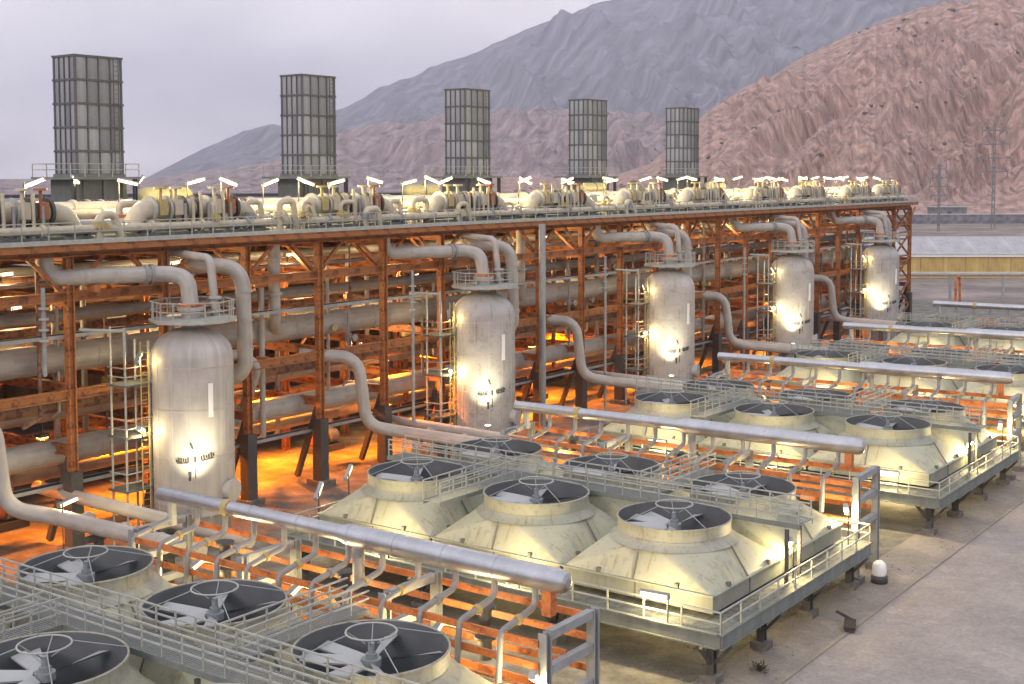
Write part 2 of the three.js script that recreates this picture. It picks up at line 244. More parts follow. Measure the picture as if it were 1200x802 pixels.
// ================================================================ five exhaust stacks
{
  const build = () => {
    const t = thing('exhaust_stack', '', 'chimney', [55.2, 13.75, -77.35], 'exhaust stacks on the compressor deck');
    const WX = 3.72, WZ = 2.35, Y0 = 2.95, Y1 = 11.1, R = 5, H = (Y1 - Y0) / R;
    part('casing', [box(0, (Y0 + Y1) / 2, 0, WX - .12, Y1 - Y0, WZ - .12)], mat.stackRib, t);
    const variants = mat.stackPanels;
    const gx = boxUV(new THREE.BoxGeometry(WX / 4 - .1, H - .16, .09)), gz = boxUV(new THREE.BoxGeometry(.09, H - .16, WZ / 4 - .1));
    for (let r = 0; r < R; r++) for (let k = 0; k < 4; k++) for (const s of [1, -1]) {
      const v = variants[Math.floor(rr(0, 3.99))], y = Y0 + (r + .5) * H;
      const a = part('panel', gx, v, t); a.position.set(-WX / 2 + (k + .5) * WX / 4, y, s * (WZ / 2 - .04));
      const b = part('panel', gz, variants[Math.floor(rr(0, 3.99))], t); b.position.set(s * (WX / 2 - .04), y, -WZ / 2 + (k + .5) * WZ / 4);
    }
    for (let r = 1; r <= R; r++) { const y = Y0 + r * H; part(r === R ? 'top_rim' : 'stiffener', [box(0, y, WZ / 2 + .03, WX + .3, .14, .14), box(0, y, -WZ / 2 - .03, WX + .3, .14, .14), box(WX / 2 + .03, y, 0, .14, .14, WZ), box(-WX / 2 - .03, y, 0, .14, .14, WZ)], mat.stackRib, t); }
    for (let k = 1; k < 4; k++) for (const s of [1, -1]) { part('vertical_rib', box(-WX / 2 + k * WX / 4, (Y0 + Y1) / 2, s * (WZ / 2 + .03), .08, Y1 - Y0 - .1, .12), mat.stackRib, t); part('vertical_rib', box(s * (WX / 2 + .03), (Y0 + Y1) / 2, -WZ / 2 + k * WZ / 4, .12, Y1 - Y0 - .1, .07), mat.stackRib, t); }
    for (const sx of [-1, 1]) for (const sz of [-1, 1]) part('corner_post', box(sx * WX / 2, (Y0 + Y1) / 2, sz * WZ / 2, .15, Y1 - Y0 - .1, .15), mat.stackRib, t);
    { const g = [bar(V(1.1, Y0, WZ / 2 + .22), V(1.1, Y1, WZ / 2 + .22), .05), bar(V(1.5, Y0, WZ / 2 + .22), V(1.5, Y1, WZ / 2 + .22), .05)]; for (let y = Y0 + .2; y < Y1; y += .32) g.push(bar(V(1.1, y, WZ / 2 + .22), V(1.5, y, WZ / 2 + .22), .03)); part('ladder', g, mat.stackRib, t); }
    part('platform', [box(-.3, 2.72, 0, 5.7, .16, 4.6), box(0, 2.9, 0, WX + .35, .2, WZ + .35)], mat.platform, t);
    for (const z of [-2.2, 2.2]) for (const y of [3.3, 3.7]) part('handrail', bar(V(-3.1, y, z), V(2.5, y, z), .05), mat.rail, t);
    for (const x of [-3.08, 2.48]) for (const y of [3.3, 3.7]) part('handrail', bar(V(x, y, -2.2), V(x, y, 2.2), .05), mat.rail, t);
    for (let k = 0; k <= 5; k++) for (const z of [-2.2, 2.2]) part('rail_post', bar(V(-3.08 + k * 1.11, 2.8, z), V(-3.08 + k * 1.11, 3.7, z), .05), mat.rail, t);
    part('inlet_duct', [box(-.1, 1.32, 0, 4.1, 2.62, 3), box(-1.6, 1.3, 1.55, .2, 2.6, .2), box(1.6, 1.3, 1.55, .2, 2.6, .2), box(0, 1.3, 1.55, .2, 2.6, .2)], mat.duct, t);
    for (const sx of [-1, 1]) part('leg', hsec(V(-.3 + sx * 2.5, 0, 2.1), V(-.3 + sx * 2.5, 2.64, 2.1), .25, .25), mat.darkSteel, t);
    return t;
  };
  const s0 = build();
  const L = ['tall grey panelled exhaust stack at the far left, largest of the five', 'grey panelled exhaust stack second from the left against the blue mountain', 'middle one of the five grey panelled exhaust stacks', 'grey panelled exhaust stack fourth from the left before the pink slope', 'smallest and farthest right of the five grey panelled exhaust stacks'];
  s0.userData.label = L[0]; for (let i = 1; i < 5; i++) copyOf(s0, i * 21.4, L[i]);
}

// ================================================================ the steel pipe rack with its deck
const COL0 = 18.15, COLSTEP = 5.08, NCOL = 25, DECK = 13.75;
{
  const t = thing('pipe_rack', 'long rust orange steel pipe rack carrying the equipment deck across the picture', 'steel structure', [0, 0, -48.5]);
  const colX = k => COL0 + k * COLSTEP;
  const rows = [0, -8, -16, -24, -31];
  const gFront = hsec(V(0, 3.6, 0), V(0, DECK - .75, 0), .33, .36, .05), gBack = hsec(V(0, 0, 0), V(0, DECK - .75, 0), .36, .36, .05), gFire = box(0, 1.8, 0, .6, 3.6, .6), gFoot = box(0, .15, 0, 1.1, .3, 1.1);
  for (let k = 0; k < NCOL; k++) for (const z of rows) {
    const c = part('column', z === 0 ? gFront : gBack, mat.orange, t); c.position.set(colX(k), 0, z);
    if (z === 0) { part('fireproofing', gFire, mat.darkSteel, c); part('footing', gFoot, mat.footing, c); }
  }
  const X0 = 15.5, X1 = colX(NCOL - 1) + .3, XM = (X0 + X1) / 2, XL = X1 - X0;
  part('deck_plate', [box(XM, DECK - .06, -15, XL, .1, 31.6)], mat.grating, t);
  part('deck_edge', [box(XM, DECK - .04, .86, XL, .2, .1)], mat.rail, t, 'pale steel edge of the deck');
  part('edge_beam', [box(XM, DECK - .29, .75, XL, .26, .14), box(XM, DECK - .17, .72, XL, .04, .28), box(XM, DECK - .42, .72, XL, .04, .28)], mat.orange, t);
  for (const z of rows) for (const [y, h] of [[DECK - .45, .5], [11.3, .38], [7.0, .4]]) {
    if (y < 12 && z === -31) continue;
    part('beam', [box(XM, y, z - .05, XL, .05, .3), box(XM, y + h, z - .05, XL, .05, .3), box(XM, y + h / 2, z - .05, XL, h, .06)].map(g => g.translate(0, -h / 2, 0)), mat.orange, t);
  }
  for (const [y, z] of [[3.5, -8], [9.4, -8], [9.2, -16]]) part('beam', box(XM, y, z - .02, XL, .28, .12), mat.orange, t);
  const gCross = merge([box(0, 0, -15.5, .28, .05, 31), box(0, .4, -15.5, .28, .05, 31), box(0, .2, -15.5, .06, .4, 31)]);
  for (let k = 0; k < NCOL; k++) for (const y of [DECK - 1.0, 10.9, 7.05, 4.3]) { const b = part('cross_beam', gCross, mat.orange, t); b.position.set(colX(k), y, 0); }
  for (let k = 0; k < NCOL; k++) { // knee braces under the deck and struts at the feet
    const x = colX(k);
    for (const s of [-1, 1]) part('knee_brace', bar(V(x + s * .2, 11.5, -.1), V(x + s * 1.9, 13.0, -.1), .16, .16), mat.orange, t);
    part('knee_brace', bar(V(x, 11.2, -.3), V(x, 13.0, -2.6), .16, .16), mat.orange, t);
    part('strut', bar(V(x - .1, .3, -1.7), V(x, 4.2, -.2), .26, .26), mat.darkSteel, t);
    if (k % 2) for (const z of [-8, -16]) part('diagonal_brace', bar(V(x, 4.6, z), V(x + COLSTEP, 10.8, z), .16), mat.orange, t);
    if (k % 4 === 2) { part('diagonal_brace', bar(V(x, 7.1, -8), V(x + COLSTEP, 13, -8), .16), mat.orange, t); part('diagonal_brace', bar(V(x + COLSTEP, 7.1, -8), V(x, 13, -8), .16), mat.orange, t); }
  }
  // floor gratings half way up, with gaps
  for (let k = 0; k < NCOL - 1; k++) if (k % 3 !== 1) part('floor_grating', box(colX(k) + COLSTEP / 2, 7.12, -12, COLSTEP - .3, .06, 7.4), mat.grating, t);
  // the last bays close with crossed lacing
  for (let y = 0; y < 12.9; y += 2.6) for (const z of [0, -8]) {
    const a = colX(NCOL - 2), b = colX(NCOL - 1);
    part('lacing', bar(V(a, y, z + .06), V(b, y + 2.5, z + .06), .16), mat.orange, t); part('lacing', bar(V(b, y, z - .1), V(a, y + 2.5, z - .1), .16), mat.orange, t); part('lacing', bar(V(a, y + 2.55, z), V(b, y + 2.55, z), .18), mat.orange, t);
  }
  for (const y of [DECK + .38, DECK + .78]) part('handrail', box(XM, y, .7, XL, .045, .045), mat.rail, t);
  const gp = box(0, DECK + .39, .7, .045, .8, .045); for (let x = X0; x <= X1; x += 1.27) { const q = part('rail_post', gp, mat.rail, t); q.position.x = x; }
}

// ================================================================ pipes that run the whole length of the rack
{
  const run = (y, z, r, m, label, x0 = 14, x1 = 139) => {
    const t = thing('rack_pipe', label, 'pipe', [0, 0, 0], 'long pipes in the rack');
    part('pipe_run', sweep([[x0, y, z], [x1, y, z]], r, { seg: 16 }), m, t);
    if (r > .3) for (let x = x0 + 3.1; x < x1; x += 6.2) part('cladding_band', disc(V(x, y, z), V(x + .12, y, z), r + .018, 16), m, t);
    return t;
  };
  run(8.4, -50.3, .68, mat.insulated, 'thick pale insulated pipe running along the rack at mid height');
  run(4.2, -50.2, .6, mat.insulated, 'thick pale insulated pipe running low along the rack above the ground');
  run(10.1, -51.8, .3, mat.pipeGrey, 'grey pipe running along the rack just over the thick pale upper pipe');
  run(6.15, -50.6, .26, mat.pipeBrown, 'brown pipe running along the rack between the two thick pale pipes');
  run(5.5, -52.4, .34, mat.pipeGrey, 'grey pipe running along the rack behind the brown pipe');
  run(9.3, -53.4, .22, mat.pipeBrown, 'thin brown pipe deep in the rack beside the upper pale pipe');
  run(12.2, -52.5, .24, mat.pipeGrey, 'grey pipe running high under the deck');
  run(11.6, -55.5, .42, mat.pipeBrown, 'brown pipe high under the deck behind the grey one');
  run(2.6, -53, .32, mat.pipeGrey, 'lowest grey pipe along the rack on sleepers over the orange lit ground');
  run(3.1, -57.5, .5, mat.pipeBrown, 'fat brown pipe low and deep in the rack');
  run(7.9, -58, .45, mat.pipeGrey, 'fat grey pipe on the half height floor deep in the rack');
  run(9.9, -60, .3, mat.pipeBrown, 'brown pipe deep in the rack over the half height floor');
  for (const [y, z, label] of [[9.55, -48.9, 'grey cable tray along the rack front above the thick upper pipe'], [6.75, -49.5, 'grey cable tray along the rack front below the thick upper pipe'], [2.95, -49.2, 'lowest grey cable tray along the rack front near the ground'], [11.75, -50.6, 'grey cable tray hung close under the deck']]) {
    const t = thing('cable_tray', label, 'cable tray', [0, 0, 0], 'cable trays in the rack');
    part('side_rail', [box(77, y, z - .25, 126, .16, .03), box(77, y, z + .25, 126, .16, .03)], mat.galv, t);
    part('tray_bottom', box(77, y - .06, z, 126, .025, .46), mat.galv, t);
    const cables = part('cable_bundle', [rod(V(14, y + .02, z - .12), V(139, y + .02, z - .12), .07), rod(V(14, y + .01, z + .03), V(139, y + .01, z + .03), .055), rod(V(14, y + .02, z + .15), V(139, y + .02, z + .15), .06)], mat.dark, t);
  }
}

// ================================================================ one process train, repeated five times
const VESSEL = [38.0, 59.7, 81.9, 103.4, 124.4];
const where = ['beside the leftmost white vessel', 'beside the second white vessel', 'beside the third white vessel', 'beside the fourth white vessel', 'beside the farthest white vessel'];
const above = ['leftmost', 'second', 'third', 'fourth', 'farthest'];
function printedMarks(R) { // dark painted strokes round a centre point, too small to read in the photograph
  const g = [], stroke = (u, y, w, h, tilt = 0) => g.push(new THREE.BoxGeometry(w, h, .012).rotateZ(tilt).translate(0, y, R + .004).rotateY(u / R));
  stroke(-.12, .62, .09, .3, .35); stroke(-.16, .74, .06, .1, .35); stroke(-.2, -.72, .1, .42, -.1); stroke(-.26, -.6, .06, .16, 0); stroke(.03, 0, .11, .26); stroke(.03, -.6, .045, .5);
  for (let k = 0; k < 6; k++) { stroke(-.78 + k * .1, -.04 + (k % 2) * .04, .07, .14 + .06 * (k % 3)); stroke(.3 + k * .11, .06 + k * .02, .075, .13 + .06 * ((k + 1) % 3), .1); }
  stroke(-.52, -.13, .5, .05); stroke(.57, -.02, .55, .05, .15);
  return boxUV(merge(g));
}
{
  const v = thing('process_vessel', '', 'pressure vessel', [VESSEL[0], 0, -46], 'white vertical process vessels before the rack');
  const R = 1.84, YB = 1.1, YS = 8.35, prof = [[0.01, YB - .2], [R * .6, YB - .1], [R, YB + .3]]; for (let k = 0; k <= 10; k++) { const a = k / 10 * Math.PI / 2; prof.push([Math.max(.01, R * Math.cos(a)), YS + 1.4 * Math.sin(a)]); }
  part('shell', lathe(prof, 48), mat.shell, v);
  part('support_skirt', lathe([[R * .86, 0], [R * .9, YB + .2]], 40), mat.pipeGrey, v); part('base_ring', disc(V(0, 0, 0), V(0, .16, 0), R + .15, 40), mat.footing, v);
  for (const y of [1.9, 4.0, 6.1, 8.0]) part('cladding_band', disc(V(0, y, 0), V(0, y + .07, 0), R + .016, 48), mat.shell, v);
  for (let k = 0; k < 14; k++) { const a = k / 14 * 2 * Math.PI + .15; part('cladding_seam', box(0, (YB + YS) / 2, R + .004, .05, YS - YB - .4, .022).rotateY(a), mat.shell, v); }
  part('nozzle', [disc(V(0, 9.6, 0), V(0, 10.6, 0), .42), disc(V(0, 10.45, 0), V(0, 10.62, 0), .62)], mat.insulated, v);
  // side of the vessel that looks to the camera: (-.64, 0, .77)
  const face = Math.atan2(-VESSEL[0], 46) ; const lg = part('printed_marks', printedMarks(R + .03), mat.print, v); lg.position.y = 4.0; lg.rotation.y = face + .02;
  part('nameplate', [box(0, 6.6, R + .06, .22, 1.5, .05).rotateY(face + .42)], mat.white, v);
  const pl = part('top_platform', [disc(V(.1, 9.96, 0), V(.1, 10.12, 0), 1.95, 8)], mat.rail, v, 'pale grating platform on top of the vessel');
  for (const y of [10.5, 10.9]) { const g = []; for (let k = 0; k < 8; k++) { const a = k / 8 * 2 * Math.PI, b = (k + 1) / 8 * 2 * Math.PI; g.push(bar(V(.1 + 1.88 * Math.cos(a), y, 1.88 * Math.sin(a)), V(.1 + 1.88 * Math.cos(b), y, 1.88 * Math.sin(b)), .05)); } part('handrail', g, mat.rail, v); }
  for (let k = 0; k < 16; k++) { const a = k / 16 * 2 * Math.PI; part('rail_post', bar(V(.1 + 1.8 * Math.cos(a), 10.1, 1.8 * Math.sin(a)), V(.1 + 1.8 * Math.cos(a), 10.9, 1.8 * Math.sin(a)), .045), mat.rail, v); }
  part('manhole', [disc(V(0, 2.4, 0), V(0, 2.4, R + .28), .42), disc(V(0, 2.4, R + .22), V(0, 2.4, R + .34), .52)].map(g => g.rotateY(face + .95)), mat.shell, v);
  part('drain_pipe', sweep([[0, 1.9, R + .3], [0, .5, R + .3]], .07).rotateY(face - .12), mat.pipeGrey, v);
  const L = ['largest white vertical vessel at the left with dark marks in its lit spot', 'white vertical vessel second from the left with a bright lit spot on it', 'white vertical vessel in the middle of the row of five', 'white vertical vessel fourth from the left', 'smallest and farthest white vertical vessel at the right end of the rack'];
  v.userData.label = L[0]; for (let i = 1; i < 5; i++) { const w = copyOf(v, VESSEL[i] - VESSEL[0], L[i]); w.children.forEach(o => { if (o.name === 'shell') o.material = mat.shells[i % 3]; }); }

  // overhead crossover pipe to the vessel's top
  const c = thing('crossover_pipe', '', 'pipe', [VESSEL[0], 0, -46], 'thick white crossover pipes over the vessels');
  part('pipe_run', sweep([[-5.5, 13.5, -2.9], [-5.5, 12.15, -2.85], [-.4, 12.1, -.95], [0, 11.9, -.2], [0, 10.55, 0]], .37, { bend: .85, seg: 20 }), mat.insulated, c);
  for (const x of [-4.0, -2.7]) part('cladding_band', disc(V(x, 12.13, -.95 + (x + .4) * .37), V(x + .1, 12.13, -.95 + (x + .5) * .37), .385, 20), mat.insulated, c);
  part('flange', [disc(V(-1.5, 12.11, -1.36), V(-1.37, 12.11, -1.31), .46), disc(V(-1.25, 12.11, -1.27), V(-1.12, 12.11, -1.22), .46)], mat.pipeGrey, c);
  part('flange', [disc(V(0, 10.62, 0), V(0, 10.78, 0), .56)], mat.orangeBright, c, 'orange flange at the vessel end');
  part('pipe_shoe', [box(-3.6, 11.66, -2.1, .3, .25, .5), box(-3.6, 11.5, -2.2, .25, .1, .7)], mat.orange, c);
  const cl = i => `thick white overhead pipe bending down onto the ${above[i]} white vessel`;
  c.userData.label = cl(0); for (let i = 1; i < 5; i++) copyOf(c, VESSEL[i] - VESSEL[0], cl(i));

  // the hooked pipe to the right of each vessel
  const d = thing('hooked_pipe', '', 'pipe', [VESSEL[0], 0, -46], 'hooked white pipes right of the vessels');
  part('pipe_run', sweep([[2.3, 13.5, -3.1], [2.3, 12.35, -3.0], [3.6, 12.15, -.6], [3.66, 7.1, -.5], [2.9, 6.6, -1.6], [2.9, 6.6, -4]], .37, { bend: .95, seg: 20 }), mat.insulated, d);
  for (const y of [8.2, 9.6, 11.0]) part('cladding_band', disc(V(3.66, y, -.5), V(3.66, y + .08, -.5), .385, 20), mat.insulated, d);
  const dl = i => `white hooked pipe dropping from the deck just right of the ${above[i]} white vessel`;
  d.userData.label = dl(0); for (let i = 1; i < 5; i++) copyOf(d, VESSEL[i] - VESSEL[0], dl(i));

  // vent stub on the vessel platform
  const e = thing('vent_pipe', '', 'pipe', [VESSEL[0], 0, -46], 'slim vent pipes over the vessels');
  part('pipe_run', sweep([[1.25, 10.1, .2], [1.25, 12.75, -.1], [1.2, 12.95, -3.1], [1.2, 13.5, -3.2]], .19, { bend: .4 }), mat.insulated, e);
  for (const y of [10.3, 10.9]) part('flange', disc(V(1.25, y, .15), V(1.25, y + .1, .15), .33), mat.insulated, e);
  const el = i => `slim white vent pipe rising from the ${above[i]} vessel's platform to the deck`;
  e.userData.label = el(0); for (let i = 1; i < 5; i++) copyOf(e, VESSEL[i] - VESSEL[0], el(i));

  // straight white drop pipe farther right, joining the rack pipe
  const f = thing('drop_pipe', '', 'pipe', [VESSEL[0], 0, -46], 'white drop pipes in front of the rack');
  part('pipe_run', sweep([[8.0, 13.5, -3.1], [8.0, 9.2, -3.1], [8.5, 8.5, -3.6], [9.8, 8.45, -4.2]], .31, { bend: .8, seg: 16 }), mat.insulated, f);
  for (const y of [10.4, 12.2]) part('flange', disc(V(8, y, -3.1), V(8, y + .09, -3.1), .42), mat.insulated, f);
  const fl = i => `straight white drop pipe between columns well right of the ${above[i]} white vessel`;
  f.userData.label = fl(0); for (let i = 1; i < 5; i++) copyOf(f, VESSEL[i] - VESSEL[0], fl(i));

  // second, bent branch between rack pipes
  const h = thing('branch_pipe', '', 'pipe', [VESSEL[0], 0, -46], 'bent branch pipes low in the rack');
  part('pipe_run', sweep([[3.2, 7.6, -4.2], [5.2, 7.6, -2.9], [6.3, 7.0, -2.6], [6.3, 4.2, -3.8]], .28, { bend: .7 }), mat.insulated, h);
  const hl = i => `bent grey branch pipe inside the rack right of the ${above[i]} vessel's hooked pipe`;
  h.userData.label = hl(0); for (let i = 1; i < 5; i++) copyOf(h, VESSEL[i] - VESSEL[0], hl(i));

  // tower with ladder at the left of each vessel
  const l = thing('ladder_tower', '', 'ladder tower', [VESSEL[0] - 2.5, 0, -47.3], 'ladder towers left of the vessels');
  for (const [x, z] of [[-.55, -.5], [.75, -.5], [-.55, .5], [.75, .5]]) part('post', rod(V(x, 0, z), V(x, x < 0 ? 9.9 : 9.2, z), .055), mat.rail, l);
  for (const y of [2.6, 5.0, 7.3]) { part('landing', box(.1, y, 0, 1.6, .08, 1.3), mat.grating, l); for (const dy of [.4, .8]) part('handrail', [bar(V(-.65, y + dy, .6), V(.85, y + dy, .6), .045), bar(V(-.65, y + dy, -.6), V(-.65, y + dy, .6), .045)], mat.rail, l); }
  for (const x of [.2, .6]) part('ladder_rail', rod(V(x, 0, .62), V(x, 9.2, .62), .035), mat.yellow, l);
  for (let y = .3; y < 9.1; y += .3) part('rung', rod(V(.2, y, .62), V(.6, y, .62), .018, 5), mat.yellow, l);
  part('bent_pipe', sweep([[-2.2, 9.9, -.4], [-.55, 9.75, .5], [-.55, 8.6, .5]], .07), mat.rail, l);
  const ll = i => `slim pale ladder tower with lamps just left of the ${above[i]} white vessel`;
  l.userData.label = ll(0); for (let i = 1; i < 5; i++) copyOf(l, VESSEL[i] - VESSEL[0], ll(i));

  // feed pipe dropping out of the rack and running out to the coolers
  const p = thing('feed_pipe', '', 'pipe', [0, 0, 0], 'bent feed pipes from the rack to the cooler headers');
  part('pipe_run', sweep([[26.8, 7.0, -49.6], [28.9, 6.8, -47.3], [29.1, 3.1, -46.9], [30.4, 2.7, -45.6], [31, 2.55, -37.2]], .33, { bend: 1.1, seg: 18 }), mat.insulated, p);
  for (const z of [-44, -41.6, -39.4]) part('cladding_band', disc(V(30.85, 2.66 - (z + 44) * .02, z), V(30.86, 2.66 - (z + 44) * .02, z + .1), .385, 18), mat.insulated, p);
  part('pipe_support', [box(30.7, 1.1, -43, .3, 2.2, .3), box(30.7, 2.2, -43, 1.2, .2, .3)], mat.darkSteel, p); part('pipe_support', [box(30.9, 1.05, -39, .3, 2.1, .3), box(30.9, 2.12, -39, 1.2, .2, .3)], mat.darkSteel, p);
  const pl2 = i => `bent grey feed pipe running from the rack towards the ${ORD[i]} cooler header from the left`;
  p.userData.label = pl2(0); for (let i = 1; i < 5; i++) copyOf(p, [0, 21.4, 42.6, 64.4, 86][i], pl2(i));
  const q = thing('return_pipe', '', 'pipe', [0, 0, 0], 'straight return pipes beside the feed pipes');
  part('pipe_run', sweep([[33.2, 2.6, -51], [33.6, 2.3, -37.4]], .28, { seg: 16 }), mat.insulated, q); part('pipe_support', [box(33.4, 1, -42, .25, 2, .25), box(33.4, 1.98, -42, .9, .16, .25)], mat.darkSteel, q);
  const ql = i => `straight grey return pipe right beside the feed pipe of the ${ORD[i]} cooler header`;
  q.userData.label = ql(0); for (let i = 1; i < 5; i++) copyOf(q, [0, 21.4, 42.6, 64.4, 86][i], ql(i));
}
{ // wall added behind the rack to keep skylight out of its interior
  const t = thing('added_back_wall', 'long brown panel wall added behind the rack to block skylight', 'building', [0, 0, -80.5]);
  const p = [mat.addedBackWall, M([.36, .27, .20], { map: rep(tStain, 5.3), roughness: .8 })];
  for (let k = 0; k < 42; k++) part('wall_panel', box(14 + k * 3 + 1.5, 4.9, (k % 2) * .04, 2.94, 9.6, .16), p[k % 2], t);
  for (let k = 0; k < 42; k += 3) part('wall_post', box(14 + k * 3, 4.9, .16, .2, 9.8, .24), mat.orange, t);
  part('eaves', box(77, 9.8, 0, 127, .25, .6), mat.galv, t);
  for (let k = 1; k < 42; k += 6) { const d = part('door', box(14 + k * 3 + 1.5, 1.6, .16, 2.2, 3.2, .1), mat.galv, t); part('handle', box(14 + k * 3 + 2.3, 1.5, .24, .08, .3, .06), mat.darkSteel, d); }
}
{ // tall grey mast before the rack, thin instrument poles
  const m = thing('steel_mast', 'tall plain grey steel mast standing before the rack between second and third vessels', 'mast', [66.6, 0, -46.6]);
  part('mast_tube', sweep([[0, 0, 0], [0, DECK - .3, 0]], .22, { seg: 14 }), mat.galv, m); part('base_plate', box(0, .1, 0, .8, .2, .8), mat.footing, m);
  const ip = (x, y0, y1, label) => { const t = thing('conduit_pole', label, 'pole', [x, 0, -47.1], 'thin conduit poles on the rack front'); part('tube', rod(V(0, y0, 0), V(0, y1, 0), .09, 8), mat.galv, t); for (let k = 0; k < 4; k++) part('bracket', [disc(V(0, y1 - .9 - k * .45, 0), V(0, y1 - .82 - k * .45, 0), .2, 10)], mat.rail, t); };
  ip(54.6, 0, 11.2, 'thin pale conduit pole with discs left of the second vessel'); ip(31.2, 8.2, 11.9, 'short thin pale pole hanging below the leftmost crossover pipe'); ip(74.9, 0, 11.0, 'thin pale conduit pole with discs left of the third vessel'); ip(96.4, 0, 10.6, 'thin pale conduit pole with discs left of the fourth vessel');
}
{ // machines on the ground and the half height floor inside the rack, dim in the picture
  const k0 = thing('compressor', '', 'compressor', [47, 0, -60], 'compressors in the dim bay below the deck');
  part('base_frame', box(0, .4, 0, 7, .8, 3), mat.darkSteel, k0); part('casing', sweep([[-3, 2.1, 0], [.6, 2.1, 0]], 1.15, { seg: 20 }), mat.pipeBrown, k0); part('motor', [box(2.3, 1.9, 0, 2, 2.1, 1.9)], mat.darkSteel, k0);
  part('suction_pipe', sweep([[-1.8, 3, 0], [-1.8, 6.6, 0]], .4), mat.pipeGrey, k0); part('discharge_pipe', sweep([[-.3, 3, 0], [-.3, 5, 0], [-.3, 5.2, 6]], .3), mat.pipeBrown, k0);
  const kl = i => `brown compressor on its frame in the dim bay below the deck behind the ${above[i]} vessel`;
  k0.userData.label = kl(0); for (let i = 1; i < 5; i++) copyOf(k0, i * STEP, kl(i)); 
  const d0 = thing('separator_drum', '', 'drum', [41.5, 7.15, -59.5], 'drums on the half height floor of the rack');
  part('drum_shell', sweep([[-2.4, 1.5, 0], [2.4, 1.5, 0]], .95, { seg: 22 }), mat.pipeGrey, d0); part('end_cap', sweep([[-2.4, 1.5, 0], [-2.75, 1.5, 0]], l => .95 - l * 1.2, { seg: 22 }), mat.pipeGrey, d0); part('end_cap', sweep([[2.4, 1.5, 0], [2.75, 1.5, 0]], l => .95 - l * 1.2, { seg: 22 }), mat.pipeGrey, d0); part('saddle', box(-1.4, .35, 0, .3, .7, 1.5), mat.orange, d0); part('saddle', box(1.4, .35, 0, .3, .7, 1.5), mat.orange, d0);
  const dl = i => `grey separator drum on the half height floor inside the rack near the ${above[i]} vessel`;
  d0.userData.label = dl(0); for (let i = 1; i < 5; i++) copyOf(d0, i * STEP, dl(i));
  const j0 = thing('pump_skid', '', 'pump', [33.5, 0, -54.5], 'pump skids on the orange lit ground below the rack');
  part('base_frame', box(0, .2, 0, 2.4, .4, 1.2), mat.darkSteel, j0); part('motor', sweep([[-.9, .85, 0], [.1, .85, 0]], .38), mat.red, j0); part('pump_body', [sweep([[.2, .85, 0], [.9, .85, 0]], .45), sweep([[.6, 1, 0], [.6, 2.4, 0]], .16)], mat.pipeGrey, j0);
  const jl = [[0, 'left of the leftmost vessel'], [11.2, 'between the first two vessels'], [21.4, 'left of the second vessel'], [32.8, 'right of the second vessel'], [43.1, 'left of the third vessel'], [54, 'right of the third vessel'], [64.5, 'left of the fourth vessel']].map(([dx, s]) => [dx, `small red motor pump skid on the orange lit ground, ${s}`]);
  j0.userData.label = jl[0][1]; for (const [dx, s] of jl.slice(1)) copyOf(j0, dx, s);
  // small vertical lines and valves hung between the rack pipes
  const hx = ['left of', 'under', 'right of', 'well right of'];
  for (let i = 0; i < 5; i++) for (let k = 0; k < 14; k++) {
    const x = 29 + i * STEP + k * 1.53 + rr(-.6, .6), z = rr(-53, -49.0), y1 = rr(8.5, 13), y0 = rr(2, 6.5), r = rr(.06, .17);
    const t = thing('riser_pipe', `thin riser pipe in the rack by the ${above[i]} vessel, ${COUNT[k]} from the left`, 'pipe', [x, 0, z], 'thin riser pipes between the rack levels');
    part('pipe_run', sweep([[0, y1, 0], [0, y0, 0], [rr(-1.4, 1.4), y0 - .3, rr(-1.2, .3)]], r, { seg: 8 }), [mat.insulated, mat.pipeGrey, mat.pipeBrown, mat.insulated][k % 4], t);
    part('valve', [disc(V(0, (y0 + y1) / 2, 0), V(0, (y0 + y1) / 2 + .35, 0), r + .14, 10), rod(V(0, (y0 + y1) / 2 + .18, 0), V(0, (y0 + y1) / 2 + .18, .5), .05), disc(V(0, (y0 + y1) / 2 + .18, .48), V(0, (y0 + y1) / 2 + .18, .54), .2, 12)], [mat.yellow, mat.pipeGrey, mat.red][k % 3], t);
  }
}

// ================================================================ lamps
const gTube = merge([box(0, 0, 0, .92, .13, .15)]), gHood = merge([box(0, .1, 0, 1.02, .05, .16), box(-.5, .02, 0, .03, .18, .19), box(.5, .02, 0, .03, .18, .19)]);
function tubeLamp(label, [x, y, z], { pole = 2.3, tilt = .5, turn = 0, group = 'tube lamps on poles along the deck', k = 3, colour = WARM } = {}) {
  const t = thing('tube_lamp', label, 'lamp', [x, y - pole, z], group); t.rotation.y = turn;
  if (pole > .05) part('pole', rod(V(-.3, 0, .12), V(-.3, pole + .05, .12), .03, 6), mat.darkSteel, t);
  const h = part('lamp_hood', gHood, mat.galv, t); h.position.set(.12, pole, 0); h.rotation.z = tilt;
  const b = part('lamp_tube', gTube, glowWarm, h);
  if (k) { const w = V(.12 + Math.sin(tilt) * .2, pole - Math.cos(tilt) * .2, 0).applyAxisAngle(V(0, 1, 0), turn); pointLight(x + w.x, y - pole + w.y, z + w.z, colour, k); }
  return t;
}
